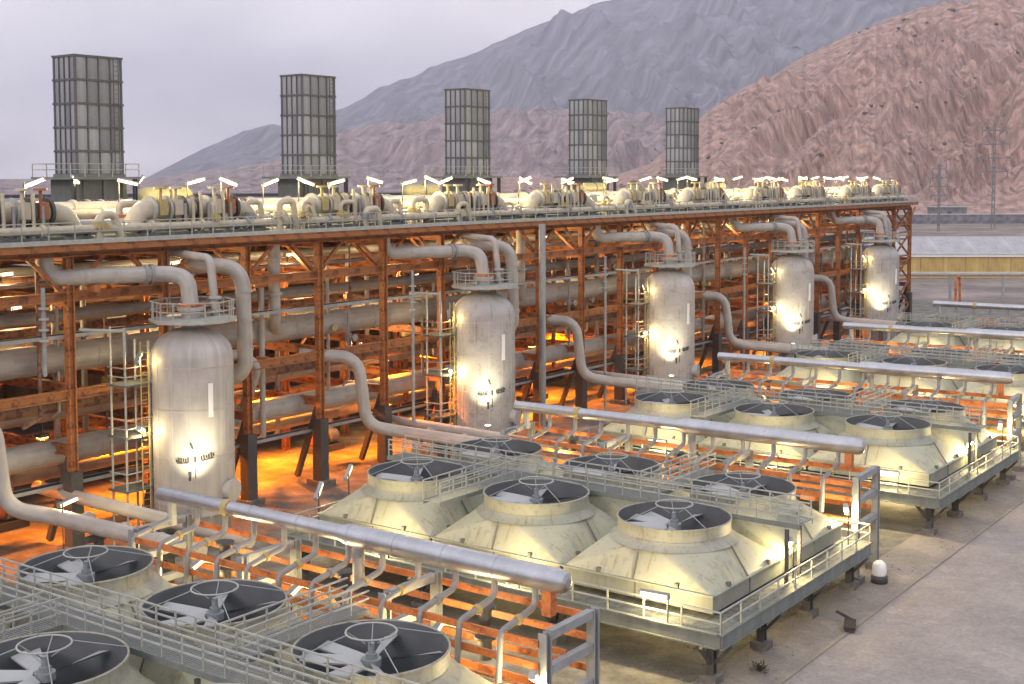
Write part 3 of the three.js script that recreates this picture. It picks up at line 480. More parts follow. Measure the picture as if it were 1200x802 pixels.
{ // along the deck, in pairs that lean to either side
  const xs = [34.4, 39.3, 43.9, 45.7, 48.6, 50.4, 53.4, 55.9, 59.0, 61.3, 63.2, 67.4, 71.3, 72.8, 76.5, 78.1, 82.2, 83.8, 88.0, 91.0, 94.5, 96.6, 99.9, 102.2, 104.9, 107.4, 109.8, 111.9, 113.8, 115.4, 117.6, 119.6, 122.0, 124.2, 126.3, 128.6, 131.0, 133.4, 136.0, 138.6];
  const tag = x => { let b = 0; for (let i = 1; i < 5; i++) if (Math.abs(x - VESSEL[i]) < Math.abs(x - VESSEL[b])) b = i; return b; };
  const count = {}; xs.forEach((x, n) => {
    const i = tag(x); count[i] = (count[i] || 0) + 1;
    tubeLamp(`tilted tube lamp on a deck pole above the ${above[i]} vessel, ${COUNT[count[i] - 1]} from left`, [x, 16.2 + rr(-.08, .1), -52 + rr(-.8, .8)], { tilt: (n % 2 ? -1 : 1) * rr(.22, .46) * (x > 80 ? .75 : 1), turn: rr(-.95, -.55), k: 23 });
  });
  tubeLamp('tube lamp on the left end of the leftmost stack platform', [52.4, 16.35, -75.2], { pole: .6, tilt: -.5, turn: .4, k: 4, group: 'tube lamps on the stack platforms' });
  tubeLamp('tube lamp on the right end of the leftmost stack platform', [57.9, 16.3, -75.4], { pole: .6, tilt: .6, turn: .4, k: 4, group: 'tube lamps on the stack platforms' });
}
function sodiumLamp(label, [x, y, z], k, aim = 0) {
  const t = thing('flood_lamp', label, 'lamp', [x, y, z], 'orange flood lamps below the rack');
  part('bracket', bar(V(0, .2, 0), V(0, .6, 0), .06), mat.darkSteel, t); const h = part('lamp_housing', [box(0, .1, 0, .5, .14, .4)], mat.darkSteel, t); part('lamp_glass', box(0, 0, 0, .42, .06, .32), glowSodium, h);
  const f = new THREE.SpotLight(new THREE.Color().setRGB(...SODIUM), k * LAMP, 0, 1.12, .55); f.position.set(x, y - .06, z); f.target.position.set(x, 0, z + 2.4); f.castShadow = true; f.shadow.radius = 10; f.name = 'flood_light'; scene.add(f, f.target);
}
{
  const sx = [22, 28.5, 33.5, 40.8, 46.2, 51.2, 56.4, 64, 71.5, 78, 86, 98, 109, 122];
  sx.forEach((x, n) => sodiumLamp(`orange flood lamp below the rack, ${COUNT[n]} of the row from the left`, [x, 5.6 - (n % 3) * .4, n % 2 ? -54.6 : -50.9], 760));
  for (const [i, x, y, z] of [[0, 34.2, 10.4, -54], [1, 44.5, 9.0, -55], [2, 52.5, 10.0, -54], [3, 56, 6.6, -52.5], [4, 64, 10, -55], [5, 74.5, 9.7, -54], [6, 86, 9.8, -55], [7, 97, 9.8, -54], [8, 108, 9.8, -55], [9, 119, 9.8, -54], [10, 131, 9.5, -55]])
    tubeLamp(`warm tube lamp inside the rack at mid height, ${COUNT[i]} from the left`, [x, y, z], { pole: .4, tilt: 0, turn: .5, k: 36, colour: [1, .64, .28], group: 'warm tube lamps inside the rack' });
}
for (let n = 0; n < 12; n++) tubeLamp(`warm tube lamp hung under the deck in the rack front, ${COUNT[n]} from the left`, [31.5 + n * 8.3 + rr(-1, 1), 12.3, -50.4], { pole: .35, tilt: 0, turn: .4, k: 14, colour: [1, .66, .3], group: 'warm tube lamps under the deck' });
{ // lamps on the ladder towers and one that throws the bright spot on each vessel
  for (let i = 0; i < 5; i++) {
    const x = VESSEL[i];
    tubeLamp(`upper tube lamp on the ladder tower left of the ${above[i]} white vessel`, [x - 2.5, 8.5, -46.6], { pole: .5, tilt: .3, turn: .7, k: 5, group: 'lamps on the ladder towers' });
    tubeLamp(`lower tube lamp on the ladder tower left of the ${above[i]} white vessel`, [x - 2.5, 5.3, -46.5], { pole: .5, tilt: -.3, turn: .7, k: 6, group: 'lamps on the ladder towers' });
    const d = V(-x, 0, 46).normalize(), p = V(x, 0, -46).addScaledVector(d, 1.84 + 2.3); p.x += .35;
    const t = thing('spot_lamp', `low spot lamp lighting the marks on the ${above[i]} white vessel`, 'lamp', [p.x, 2.35, p.z], 'spot lamps at the vessels');
    part('post', rod(V(0, -2.35, 0), V(0, 0, 0), .04), mat.galv, t); const h = part('lamp_housing', [box(0, .06, 0, .3, .14, .3)], mat.galv, t); part('lamp_glass', box(0, .15, 0, .24, .05, .24), glowSpot, h);
    const s = new THREE.SpotLight(new THREE.Color().setRGB(1, .9, .6), 72 * LAMP, 0, .5, 1); s.position.set(p.x, 2.6, p.z); s.target.position.set(x + d.x * 1.8, 4.5, -46 + d.z * 1.8); s.castShadow = true; s.shadow.radius = 5; s.name = 'spot_light'; scene.add(s, s.target);
  }
}

// ================================================================ equipment on the deck
{
  const arch = thing('valve_manifold', '', 'pipe manifold', [0, DECK, -49.6], 'lit valve manifolds along the deck');
  // an arch of thick cream pipe with valves on its back
  part('arch_pipe', sweep([[0, 0, 0], [.35, .85, 0], [1.2, .95, 0], [5.6, .92, 0], [6.4, .75, 0], [6.8, 0, 0]], .36, { bend: .7, seg: 16 }), mat.cream, arch);
  for (const x of [.9, 1.7, 2.5, 3.2, 3.9, 4.6, 5.4]) part('flange', disc(V(x, .93, 0), V(x + .13, .93, 0), .5, 16), x % 1 > .6 ? mat.rail : mat.darkSteel, arch);
  for (const [x, m] of [[1.3, mat.yellow], [2.1, mat.cream], [5.0, mat.red], [4.2, mat.cream]]) part('valve_body', [box(x, 1.0, .35, .4, .55, .35), rod(V(x, 1.2, .3), V(x, 1.7, .3), .07), disc(V(x, 1.66, .3), V(x, 1.74, .3), .25, 14)], m, arch);
  for (let k = 0; k < 7; k++) part('riser', sweep([[2.4 + k * .42, .2, .55], [2.4 + k * .42, 1.15 + (k % 3) * .22, .5]], .07, { seg: 8 }), k % 3 ? mat.cream : mat.pipeGrey, arch);
  part('skid', box(3.4, .06, .1, 7.2, .1, 1.2), mat.grating, arch);
  const A = [];
  for (let i = 0; i < 5; i++) A.push([37.5 + i * STEP, `cream pipe arch with dark flanges on the deck above the ${above[i]} vessel`], [48.2 + i * 21.0, `cream pipe arch with valves on the deck right of the ${above[i]} vessel`]);
  A.unshift([27.0, 'cream pipe arch with valves on the deck at the very left']);
  arch.scale.set(1.12, 1.3, 1.3); arch.position.x = A[0][0]; arch.userData.label = A[0][1]; for (const [x, s] of A.slice(1)) copyOf(arch, x - A[0][0], s);

  const drum = thing('deck_drum', '', 'drum', [44.7, DECK, -56], 'yellowish drums on the deck');
  const D = [[0, -1.7], [.06, -1.69], [.3, -1.6], [.42, -1.4], [.45, -1.2], [.45, 1.2], [.42, 1.4], [.3, 1.6], [0.06, 1.69], [0, 1.7]].map(([a, b]) => [Math.max(a, .001), b]);
  part('drum_shell', lathe(D, 24).rotateZ(Math.PI / 2).translate(0, 1.78, 0), mat.drum, drum); part('strap', disc(V(-.05, 1.78, 0), V(.08, 1.78, 0), .47), mat.darkSteel, drum);
  for (const x of [-1, 1]) part('saddle', [box(x, .9, 0, .16, 1.0, .7), box(x, .2, .3, .12, 1.3, .12), box(x, .2, -.3, .12, 1.3, .12)], mat.darkSteel, drum);
  const dl = i => `greenish yellow horizontal drum raised on the deck right of the ${['leftmost', 'second', 'third', 'fourth', 'fifth'][i]} exhaust stack`;
  drum.userData.label = dl(0); for (let i = 1; i < 5; i++) copyOf(drum, i * 21.2, dl(i));

  // long pipes laid along the deck between the manifolds
  for (const [z, y, r, m, s] of [[-48.9, .42, .2, mat.cream, 'cream pipe lying along the front edge of the deck'], [-50.6, .5, .3, mat.insulated, 'pale pipe lying along the deck behind the front manifolds'], [-52.6, .95, .26, mat.cream, 'cream pipe on stands along the deck behind the tube lamps'], [-55, 1.2, .34, mat.insulated, 'thick pale pipe on stands farther back along the deck']]) {
    const t = thing('deck_pipe', s, 'pipe', [0, DECK, z], 'long pipes along the deck');
    part('pipe_run', sweep([[16, y, 0], [139, y, 0]], r, { seg: 12 }), m, t);
    for (let x = 17.3; x < 138; x += 2.9) { part('stand', box(x, y / 2 - .05, 0, .14, y, .3), mat.darkSteel, t); part('flange', disc(V(x + .5, y, 0), V(x + .66, y, 0), r + .1, 12), x % 3 > 1.4 ? m : mat.pipeGrey, t); }
  }
  for (let i = 0; i < 5; i++) for (let k = 0; k < 3; k++) { // fin tube bundles
    const t = thing('finned_cooler', `small finned cooler on the deck above the ${above[i]} vessel, ${COUNT[k]} from left`, 'cooler', [33 + i * STEP + k * 7.1, DECK, -54 - k % 2 * 2.2], 'small finned coolers on the deck');
    for (let n = 0; n < 9; n++) part('fin', disc(V(-1.1 + n * .27, 1.0, 0), V(-1.1 + n * .27 + .12, 1.0, 0), .62, 16), n % 3 ? mat.darkSteel : mat.cream, t);
    part('core', sweep([[-1.5, 1.0, 0], [1.5, 1.0, 0]], .34), mat.cream, t); part('stand', [box(-1, .3, 0, .2, .7, .8), box(1, .3, 0, .2, .7, .8)], mat.darkSteel, t);
  }
  // cabinets and small uprights
  const cab = thing('control_cabinet', '', 'cabinet', [54.8, DECK, -51.2], 'pale control cabinets on the deck');
  part('cabinet_body', box(0, .75, 0, 1.1, 1.4, .6), mat.white, cab); part('door', box(0, .75, .31, .95, 1.2, .03), mat.rail, cab); part('plinth', box(0, .04, 0, 1.0, .1, .5), mat.darkSteel, cab);
  const cx = [[0, 'left of the third exhaust stack'], [2.6, 'nearest the left of the third exhaust stack'], [24.5, 'left of the fourth exhaust stack'], [45, 'left of the fifth exhaust stack'], [67.5, 'toward the right end of the deck']];
  cab.userData.label = `pale control cabinet on the deck, ${cx[0][1]}`; for (const [dx, s] of cx.slice(1)) copyOf(cab, dx, `pale control cabinet on the deck, ${s}`);
  for (let i = 0; i < 5; i++) for (let k = 0; k < 20; k++) {
    const x = 28 + i * STEP + k * 1.07 + rr(-.5, .5), z = k % 2 ? rr(-50.2, -48.7) : rr(-57, -51), h = rr(.6, 1.6), r = rr(.07, .2);
    const t = thing('deck_valve', `small deck valve on its upright pipe above the ${above[i]} vessel, ${COUNT[k]} from left`, 'valve', [x, DECK, z], 'small upright valves on the deck');
    part('pipe_run', sweep([[0, 0, 0], [0, h, 0], [rr(.5, 1.1), h + .05, rr(-.3, .3)], [1.15, 0, 0]], r, { seg: 10, bend: .3 }), k % 2 ? mat.cream : mat.insulated, t);
    part('valve_body', [disc(V(0, h * .45, 0), V(0, h * .45 + .3, 0), r + .13, 12), rod(V(0, h * .5, 0), V(0, h * .5, .45), .05), disc(V(0, h * .5, .42), V(0, h * .5, .48), .2, 12)], [mat.cream, mat.yellow, mat.darkSteel, mat.pipeGrey, mat.red, mat.cream][k % 6], t);
  }
}

// ================================================================ air cooler banks
const BANK = i => 18.5 + i * STEP, ROWB = 5.5, FZ = [-22.2, -28.25, -34.3];
const bankName = ['nearest cooler bank', 'second nearest cooler bank', 'third cooler bank', 'fourth cooler bank', 'farthest cooler bank'];
function squareToRound(hx, hz, y0, R, y1, seg = 10) { // a sheet metal hood from a rectangle to a circle
  const pos = [], tri = (a, b, c) => pos.push(...a, ...b, ...c);
  const C = [[hx, y0, hz], [-hx, y0, hz], [-hx, y0, -hz], [hx, y0, -hz]], at = a => [R * Math.cos(a), y1, R * Math.sin(a)];
  for (let q = 0; q < 4; q++) { const a0 = q * Math.PI / 2; for (let k = 0; k < seg; k++) tri(C[q], at(a0 + k / seg * Math.PI / 2), at(a0 + (k + 1) / seg * Math.PI / 2)); tri(C[q], at(a0 + Math.PI / 2), C[(q + 1) % 4]); }
  let g = new THREE.BufferGeometry(); g.setAttribute('position', new THREE.Float32BufferAttribute(pos, 3)); g = boxUV(g); return toCreasedNormals(g, .35);
}
{
  const u = thing('fan_unit', '', 'cooling fan', [BANK(0), 0, FZ[0]], 'fan units of the air cooler banks');
  const hx = 2.72, hz = 2.96, RR = 2.02;
  part('plenum_hood', squareToRound(hx, hz, 2.62, RR + .06, 3.72), mat.ivory, u);
  for (const s of [-1, 1]) { part('skirt_panel', box(s * (hx - .03), 2.34, 0, .06, .58, 2 * hz), mat.skirt, u); part('skirt_panel', box(0, 2.34, s * (hz - .03), 2 * hx - .13, .58, .06), mat.skirt, u); }
  for (const s of [-1, 1]) { part('edge_flange', box(s * hx, 2.645, 0, .16, .05, 2 * hz + .1), mat.ivoryRing, u); part('edge_flange', box(0, 2.645, s * hz, 2 * hx - .2, .05, .16), mat.ivoryRing, u); }
  part('fan_ring', lathe([[RR + .30, 3.60], [RR + .06, 3.74], [RR + .04, 3.86], [RR, 3.86], [RR, 4.24], [RR + .035, 4.27], [RR + .035, 4.33], [RR - .02, 4.33], [RR - .02, 4.24]], 48), mat.ivoryRing, u);
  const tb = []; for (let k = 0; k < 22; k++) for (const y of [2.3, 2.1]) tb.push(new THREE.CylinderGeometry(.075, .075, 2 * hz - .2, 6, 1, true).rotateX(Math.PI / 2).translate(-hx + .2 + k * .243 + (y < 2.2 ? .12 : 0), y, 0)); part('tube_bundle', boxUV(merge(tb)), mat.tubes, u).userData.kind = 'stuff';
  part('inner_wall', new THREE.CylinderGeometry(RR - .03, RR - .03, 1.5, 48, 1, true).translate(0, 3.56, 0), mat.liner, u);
  part('hub', [disc(V(0, 3.82, 0), V(0, 4.02, 0), .26), disc(V(0, 4.02, 0), V(0, 4.15, 0), .15), rod(V(0, 2.4, 0), V(0, 3.8, 0), .12)], mat.motor, u);
  part('gearbox', [disc(V(0, 4.12, 0), V(0, 4.42, 0), .09, 12)], mat.motor, u);
  const gb = (() => { const s = []; for (let k = 0; k <= 6; k++) { const t = k / 6, r = .3 + t * 1.6, w = lerp(.13, .2, t) , a = lerp(.55, .22, t); s.push([r, w, a]); } const pos = []; for (let k = 0; k < 6; k++) for (const y of [.02, -.02]) { const [r0, w0, a0] = s[k], [r1, w1, a1] = s[k + 1]; const P = (r, w, a, e) => [r, y + e * w * Math.sin(a), e * w * Math.cos(a)]; const q = [P(r0, w0, a0, -1), P(r0, w0, a0, 1), P(r1, w1, a1, 1), P(r1, w1, a1, -1)]; if (y > 0) pos.push(...q[0], ...q[1], ...q[2], ...q[0], ...q[2], ...q[3]); else pos.push(...q[2], ...q[1], ...q[0], ...q[3], ...q[2], ...q[0]); } const g = new THREE.BufferGeometry(); g.setAttribute('position', new THREE.Float32BufferAttribute(pos, 3)); return boxUV(g); })();
  for (let k = 0; k < 6; k++) { const b = part('fan_blade', gb, mat.blade, u); b.position.y = 3.92; b.rotation.y = k * Math.PI / 3 + .2; }
  const hoop = new THREE.TorusGeometry(.66, .026, 8, 36).rotateX(Math.PI / 2).translate(0, 4.72, 0).toNonIndexed();
  part('guard_hoop', hoop, mat.rail, u);
  for (let k = 0; k < 4; k++) { const a = k * Math.PI / 2 + .5; part('guard_strut', rod(V(.65 * Math.cos(a), 4.72, .65 * Math.sin(a)), V(2.03 * Math.cos(a), 4.33, 2.03 * Math.sin(a)), .018, 6), mat.galv, u); }
  for (let k = 0; k < 4; k++) { const a = k * Math.PI / 2 + .9; part('guard_strut', rod(V(.65 * Math.cos(a), 4.72, .65 * Math.sin(a)), V(.16 * Math.cos(a), 4.4, .16 * Math.sin(a)), .016, 6), mat.galv, u); }
  // the raised sheet joint and the lugs on each sloping face
  for (const [a, h] of [[0, hx], [Math.PI / 2, hz], [Math.PI, hx], [-Math.PI / 2, hz]]) {
    const f = V(h * Math.cos(a), 2.66, h * Math.sin(a)), e = V((RR + .28) * Math.cos(a), 3.62, (RR + .28) * Math.sin(a)), along = V(-Math.sin(a), 0, Math.cos(a));
    part('sheet_joint', bar(f.clone().addScaledVector(along, .1), e.clone().addScaledVector(along, .1), .05, .05), mat.seam, u);
    for (const s of [-1.6, 1.5]) part('lifting_lug', box(0, 0, 0, .14, .16, .14).translate(f.x * .985 + along.x * s, 2.74, f.z * .985 + along.z * s), mat.seam, u);
    part('panel_joint', bar(V(f.x * 1.004, 2.06, f.z * 1.004), V(f.x * 1.004, 2.6, f.z * 1.004), .06, .03), mat.seam, u);
  }
  let first = true;
  const zn = ['near', 'middle', 'far'];
  for (let i = 0; i < 5; i++) for (const row of [0, 1]) for (let k = 0; k < 3; k++) {
    const label = `ivory hooded fan, ${zn[k]} one in the ${row ? 'right' : 'left'} row of the ${bankName[i]}`;
    if (first) { u.userData.label = label; first = false; continue; }
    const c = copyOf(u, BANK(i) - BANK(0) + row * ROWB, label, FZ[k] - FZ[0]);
    const hv = mat.hoods[Math.floor(rr(0, 3.99))], rv = mat.rings[Math.floor(rr(0, 2.99))]; c.children.forEach(o => { if (o.name === 'plenum_hood') o.material = hv; if (o.name === 'fan_ring') o.material = rv; });
    const extra = rr(0, 1); c.children.forEach(o => { if (/^fan_blade/.test(o.name)) o.rotation.y += extra; });
  }
}
{
  const b = thing('cooler_platform', '', 'steel platform', [BANK(0), 0, 0], 'platforms below the air cooler banks');
  const X0 = -3.78, X1 = ROWB + 3.6, Z0 = -38.2, Z1 = -18.4, XM = (X0 + X1) / 2, ZM = (Z0 + Z1) / 2;
  part('floor_grating', box(XM, 1.8, ZM, X1 - X0 - .2, .05, Z1 - Z0 - .2), mat.grating, b);
  for (const z of [Z0, Z1]) part('edge_channel', [box(XM, 1.6, z, X1 - X0, .48, .1), box(XM, 1.83, z, X1 - X0 + .1, .05, .2), box(XM, 1.38, z, X1 - X0 + .1, .05, .2)], mat.platform, b);
  for (const x of [X0, X1]) part('edge_channel', [box(x, 1.6, ZM, .1, .48, Z1 - Z0), box(x, 1.83, ZM, .2, .05, Z1 - Z0 - .2), box(x, 1.38, ZM, .2, .05, Z1 - Z0 - .2)], mat.platform, b);
  for (const z of [-19.4, -25.2, -31.3, -37.2]) part('cross_beam', box(XM, 1.55, z, X1 - X0 - .2, .4, .2), mat.darkSteel, b);
  for (const z of [-19.0, -25.2, -31.3, -37.6]) for (const x of [X0 + .55, 0.5, ROWB - 1, X1 - .55]) {
    const l = part('leg', hsec(V(x, .2, z), V(x, 1.38, z), .26, .26, .04), mat.darkSteel, b); part('footing', box(x, .14, z, .6, .28, .6), mat.footing, l);
    for (const s of [-1, 1]) { part('knee_brace', bar(V(x, .55, z), V(x + s * .75, 1.36, z), .11), mat.darkSteel, b); part('knee_brace', bar(V(x, .55, z), V(x, 1.36, z + s * .75), .11), mat.darkSteel, b); }
  }
  for (const y of [2.2, 2.56]) { for (const z of [Z0, Z1]) part('handrail', bar(V(X0, y, z), V(X1, y, z), .05), mat.rail, b); for (const x of [X0, X1]) part('handrail', bar(V(x, y, Z0), V(x, y, Z1), .05), mat.rail, b); }
  const gp = box(0, 2.2, 0, .05, .74, .05);
  for (let x = X0; x <= X1 + .01; x += (X1 - X0) / 9) for (const z of [Z0, Z1]) { const p = part('rail_post', gp, mat.rail, b); p.position.set(x, 0, z); }
  for (let z = Z0; z <= Z1 + .01; z += (Z1 - Z0) / 14) for (const x of [X0, X1]) { const p = part('rail_post', gp, mat.rail, b); p.position.set(x, 0, z); }
  // raised walkway between the two rows, with cross walkways
  { const g = []; for (let z = -37.95; z < -18.4; z += .105) g.push(box(2.85, 4.03, z, 1.06, .035, .028)); part('walkway_grating', g, mat.galv, b).userData.kind = 'stuff'; } part('walkway_beam', [box(2.3, 3.96, -28.2, .06, .17, 19.6), box(3.4, 3.96, -28.2, .06, .17, 19.6)], mat.platform, b);
  for (const x of [2.3, 3.4]) {
    for (const y of [4.36, 4.58, 4.8]) part('handrail', bar(V(x, y, -37.9), V(x, y, -18.5), .045), mat.rail, b);
    const g2 = box(0, 4.44, 0, .045, .76, .045); for (let z = -37.9; z < -18.4; z += .81) { const p = part('rail_post', g2, mat.rail, b); p.position.set(x, 0, z); }
    for (const z of [-37.6, -31.3, -25.2, -18.9]) part('walkway_post', bar(V(x, 1.8, z), V(x, 3.8, z), .12), mat.darkSteel, b);
  }
  for (const [xa, xb, zc] of [[-2.7, 2.26, -31.25], [3.46, 8.2, -25.2]]) {
    { const g = []; for (let x = xa; x < xb; x += .105) g.push(box(x, 4.03, zc, .028, .035, .8)); part('walkway_grating', g, mat.galv, b).userData.kind = 'stuff'; }
    for (const dz of [-.42, .42]) { part('walkway_beam', box((xa + xb) / 2, 3.96, zc + dz, xb - xa, .16, .05), mat.platform, b); for (const y of [4.36, 4.58, 4.8]) part('handrail', bar(V(xa, y, zc + dz), V(xb, y, zc + dz), .045), mat.rail, b); const g3 = box(0, 4.44, 0, .045, .76, .045); for (let x = xa; x <= xb; x += .8) { const p = part('rail_post', g3, mat.rail, b); p.position.set(x, 0, zc + dz); } }
  }
  const bl = i => `grey railed steel platform with raised walkway under the ${bankName[i]}`;
  b.userData.label = bl(0); for (let i = 1; i < 5; i++) copyOf(b, BANK(i) - BANK(0), bl(i));
}
// ================================================================ headers with their racks
const HX = [28.75, 50.35, 72.0, 92.2, 112.5], HT = [0, .03, .07, .07, .05];
{
  const h = thing('header_pipe', '', 'pipe', [HX[0], 5.3, -28], 'silver header pipes between the cooler banks');
  part('pipe_run', sweep([[0, 0, -8.6], [0, 0, .2]], .25, { seg: 24 }), mat.cladding, h);
  part('pipe_run', sweep([[0, 0, .55], [0, 0, 8.35], [0, 0, 8.55], [0, 0, 8.7], [0, 0, 8.75]], l => l < 7.85 ? .345 : l < 8.05 ? .33 : l < 8.17 ? .26 : .13, { seg: 28 }), mat.cladding, h, 'thicker near half of the header');
  part('reducer', sweep([[0, 0, .18], [0, 0, .56]], l => .25 + l / .38 * .095, { seg: 24, cap: false }), mat.cladding, h);
  for (const z of [-6.2, -3.9, -1.7, .62, 2.5, 4.4, 6.3]) part('cladding_band', disc(V(0, 0, z), V(0, 0, z + .07), z < .3 ? .262 : .357, 24), mat.cladding, h);
  part('saddle_clamp', [disc(V(0, 0, -5.2), V(0, 0, -4.95), .29)], mat.yellow, h, 'yellow clamp round the header');
  part('pedestal', [rod(V(0, -1.5, .9), V(0, -.2, .9), .19, 14)], mat.pipeGrey, h); part('pedestal', box(0, -.66, 8.1, .3, .72, .3), mat.orangeBright, h); part('pedestal', box(0, -.6, -8, .2, .9, .2), mat.rail, h);
  for (let k = 0; k < 12; k++) {
    const z = -8.1 + k * 1.43, f = part('branch_pipe', sweep([[0, -.15, z], [0, -.86, z], [-1.55, -1.16, z - .05], [-1.68, -2.5, z - .05]], .095, { bend: .26, seg: 10 }), mat.pipeGrey, h);
    part('flange', disc(V(-.74, -1.0, z), V(-.86, -1.03, z), .15, 12), k % 3 ? mat.yellow : mat.pipeGrey, f);
  }
  const hl = i => [`large silver header pipe with drooping branches in the left foreground`, `silver header pipe with branches behind the centre fans`, `silver header pipe over the third cooler bank's far row, ending near the right edge`, `thin looking silver header pipe fourth from the front at the right`, `farthest silver header pipe at the right beside the rack's end`][i];
  h.userData.label = hl(0); h.rotation.y = HT[0]; for (let i = 1; i < 5; i++) copyOf(h, HX[i] - HX[0], hl(i), 0, HT[i]);

  const r = thing('header_rack', '', 'steel rack', [HX[0], 0, -28], 'low steel racks carrying the header pipes');
  const zs = [-8.4, -2.9, 3.2, 8.9], xs = [-1.35, 1.0];
  for (const z of zs) { for (const x of xs) { const c = part('post', hsec(V(x, .2, z), V(x, 4.34, z), .27, .27, .045), mat.galv, r); part('footing', box(x, .14, z, .6, .28, .6), mat.footing, c); } for (const y of [4.24, 3.3, 2.3]) part('cross_bar', box((xs[0] + xs[1]) / 2, y, z, xs[1] - xs[0] - .35, .24, .22), y > 4 ? mat.galv : mat.galv, r); }
  for (const x of xs) for (const y of [4.05, 3.45, 2.55, 1.7]) part('long_beam', box(x + (x < 0 ? -.15 : .15), y, .25, .08, .2, 17.1), mat.orangeBright, r);
  part('long_beam', box(-.2, 3.43, .25, .1, .16, 17.1), mat.orangeBright, r); part('long_beam', box(-.75, 2.42, .25, .1, .14, 17.1), mat.orange, r);
  for (let k = 0; k < 3; k++) for (const y of [2.55, 3.45]) part('valve', [disc(V(.2, y - .1, -5.5 + k * 5.6), V(.2, y + .5, -5.5 + k * 5.6), .2, 12), disc(V(.2, y + .5, -5.5 + k * 5.6), V(.2, y + .58, -5.5 + k * 5.6), .32, 14)], mat.darkSteel, r);
  part('lower_pipe', sweep([[.3, 1.5, -8.5], [.3, 1.5, 7.6]], .24, { seg: 14 }), mat.pipeGrey, r);
  const rl = i => `grey and orange steel rack below the ${['large foreground', 'second', 'third', 'fourth', 'farthest'][i]} silver header pipe`;
  r.userData.label = rl(0); for (let i = 1; i < 5; i++) copyOf(r, HX[i] - HX[0], rl(i), 0, HT[i]);
}
{ // lamps among the coolers
  for (let i = 0; i < 5; i++) {
    const A = BANK(i), n = bankName[i], k = 21, g = 'tube lamps among the cooler banks';
    if (i) for (const [z, w] of [[-20.6, 'near'], [-26.6, 'middle'], [-32.8, 'far']]) tubeLamp(`tube lamp on left railing of the ${n}, ${w} of three`, [A - 3.95, 2.75, z], { pole: .9, tilt: 0, turn: Math.PI / 2 + .1, k, group: g });
    tubeLamp(`tube lamp at the road end of the ${n}, between its rows`, [A + 2.75, 3.15, -19.0], { pole: 1.3, tilt: -.5, turn: .5, k: k * .8, group: g });
    tubeLamp(`tube lamp at the road end of the ${n}, at its right corner`, [A + 8.6, 3.1, -19.2], { pole: 1.3, tilt: -.5, turn: .3, k: k * .8, group: g });
    for (const [z, w] of [[-22.5, 'road'], [-30, 'rack']]) tubeLamp(`unseen tube lamp added under the platform of the ${n}, ${w} end`, [A + 2, 1.25, z], { pole: 0, tilt: 0, turn: .1, k: 24, group: g });  // added lamps, hidden below the platforms, to brighten the ground there
    for (const [z, w] of [[-34, 'far'], [-29.3, 'middle'], [-23.4, 'near']]) tubeLamp(`tube lamp under branches by the ${n}, ${w} of three`, [HX[i] - .75, 3.3, z], { pole: .8, tilt: .1, turn: .4, k: k * .9, group: g });
  }
  tubeLamp('tube lamp on a short bracket over the orange lit ground at the left edge', [30.6, 3.3, -45], { pole: 2.6, tilt: .1, turn: .2, k: 9, group: 'tube lamps on the yard' });
  tubeLamp('tube lamp in the yard left of the second cooler bank, upper of two', [42.0, 3.0, -40.2], { pole: 2.4, tilt: .4, turn: .5, k: 8, group: 'tube lamps on the yard' });
  tubeLamp('tube lamp in the yard left of the second cooler bank, lower of two', [38.7, 3.0, -38.8], { pole: 2.4, tilt: .5, turn: .5, k: 8, group: 'tube lamps on the yard' });
}

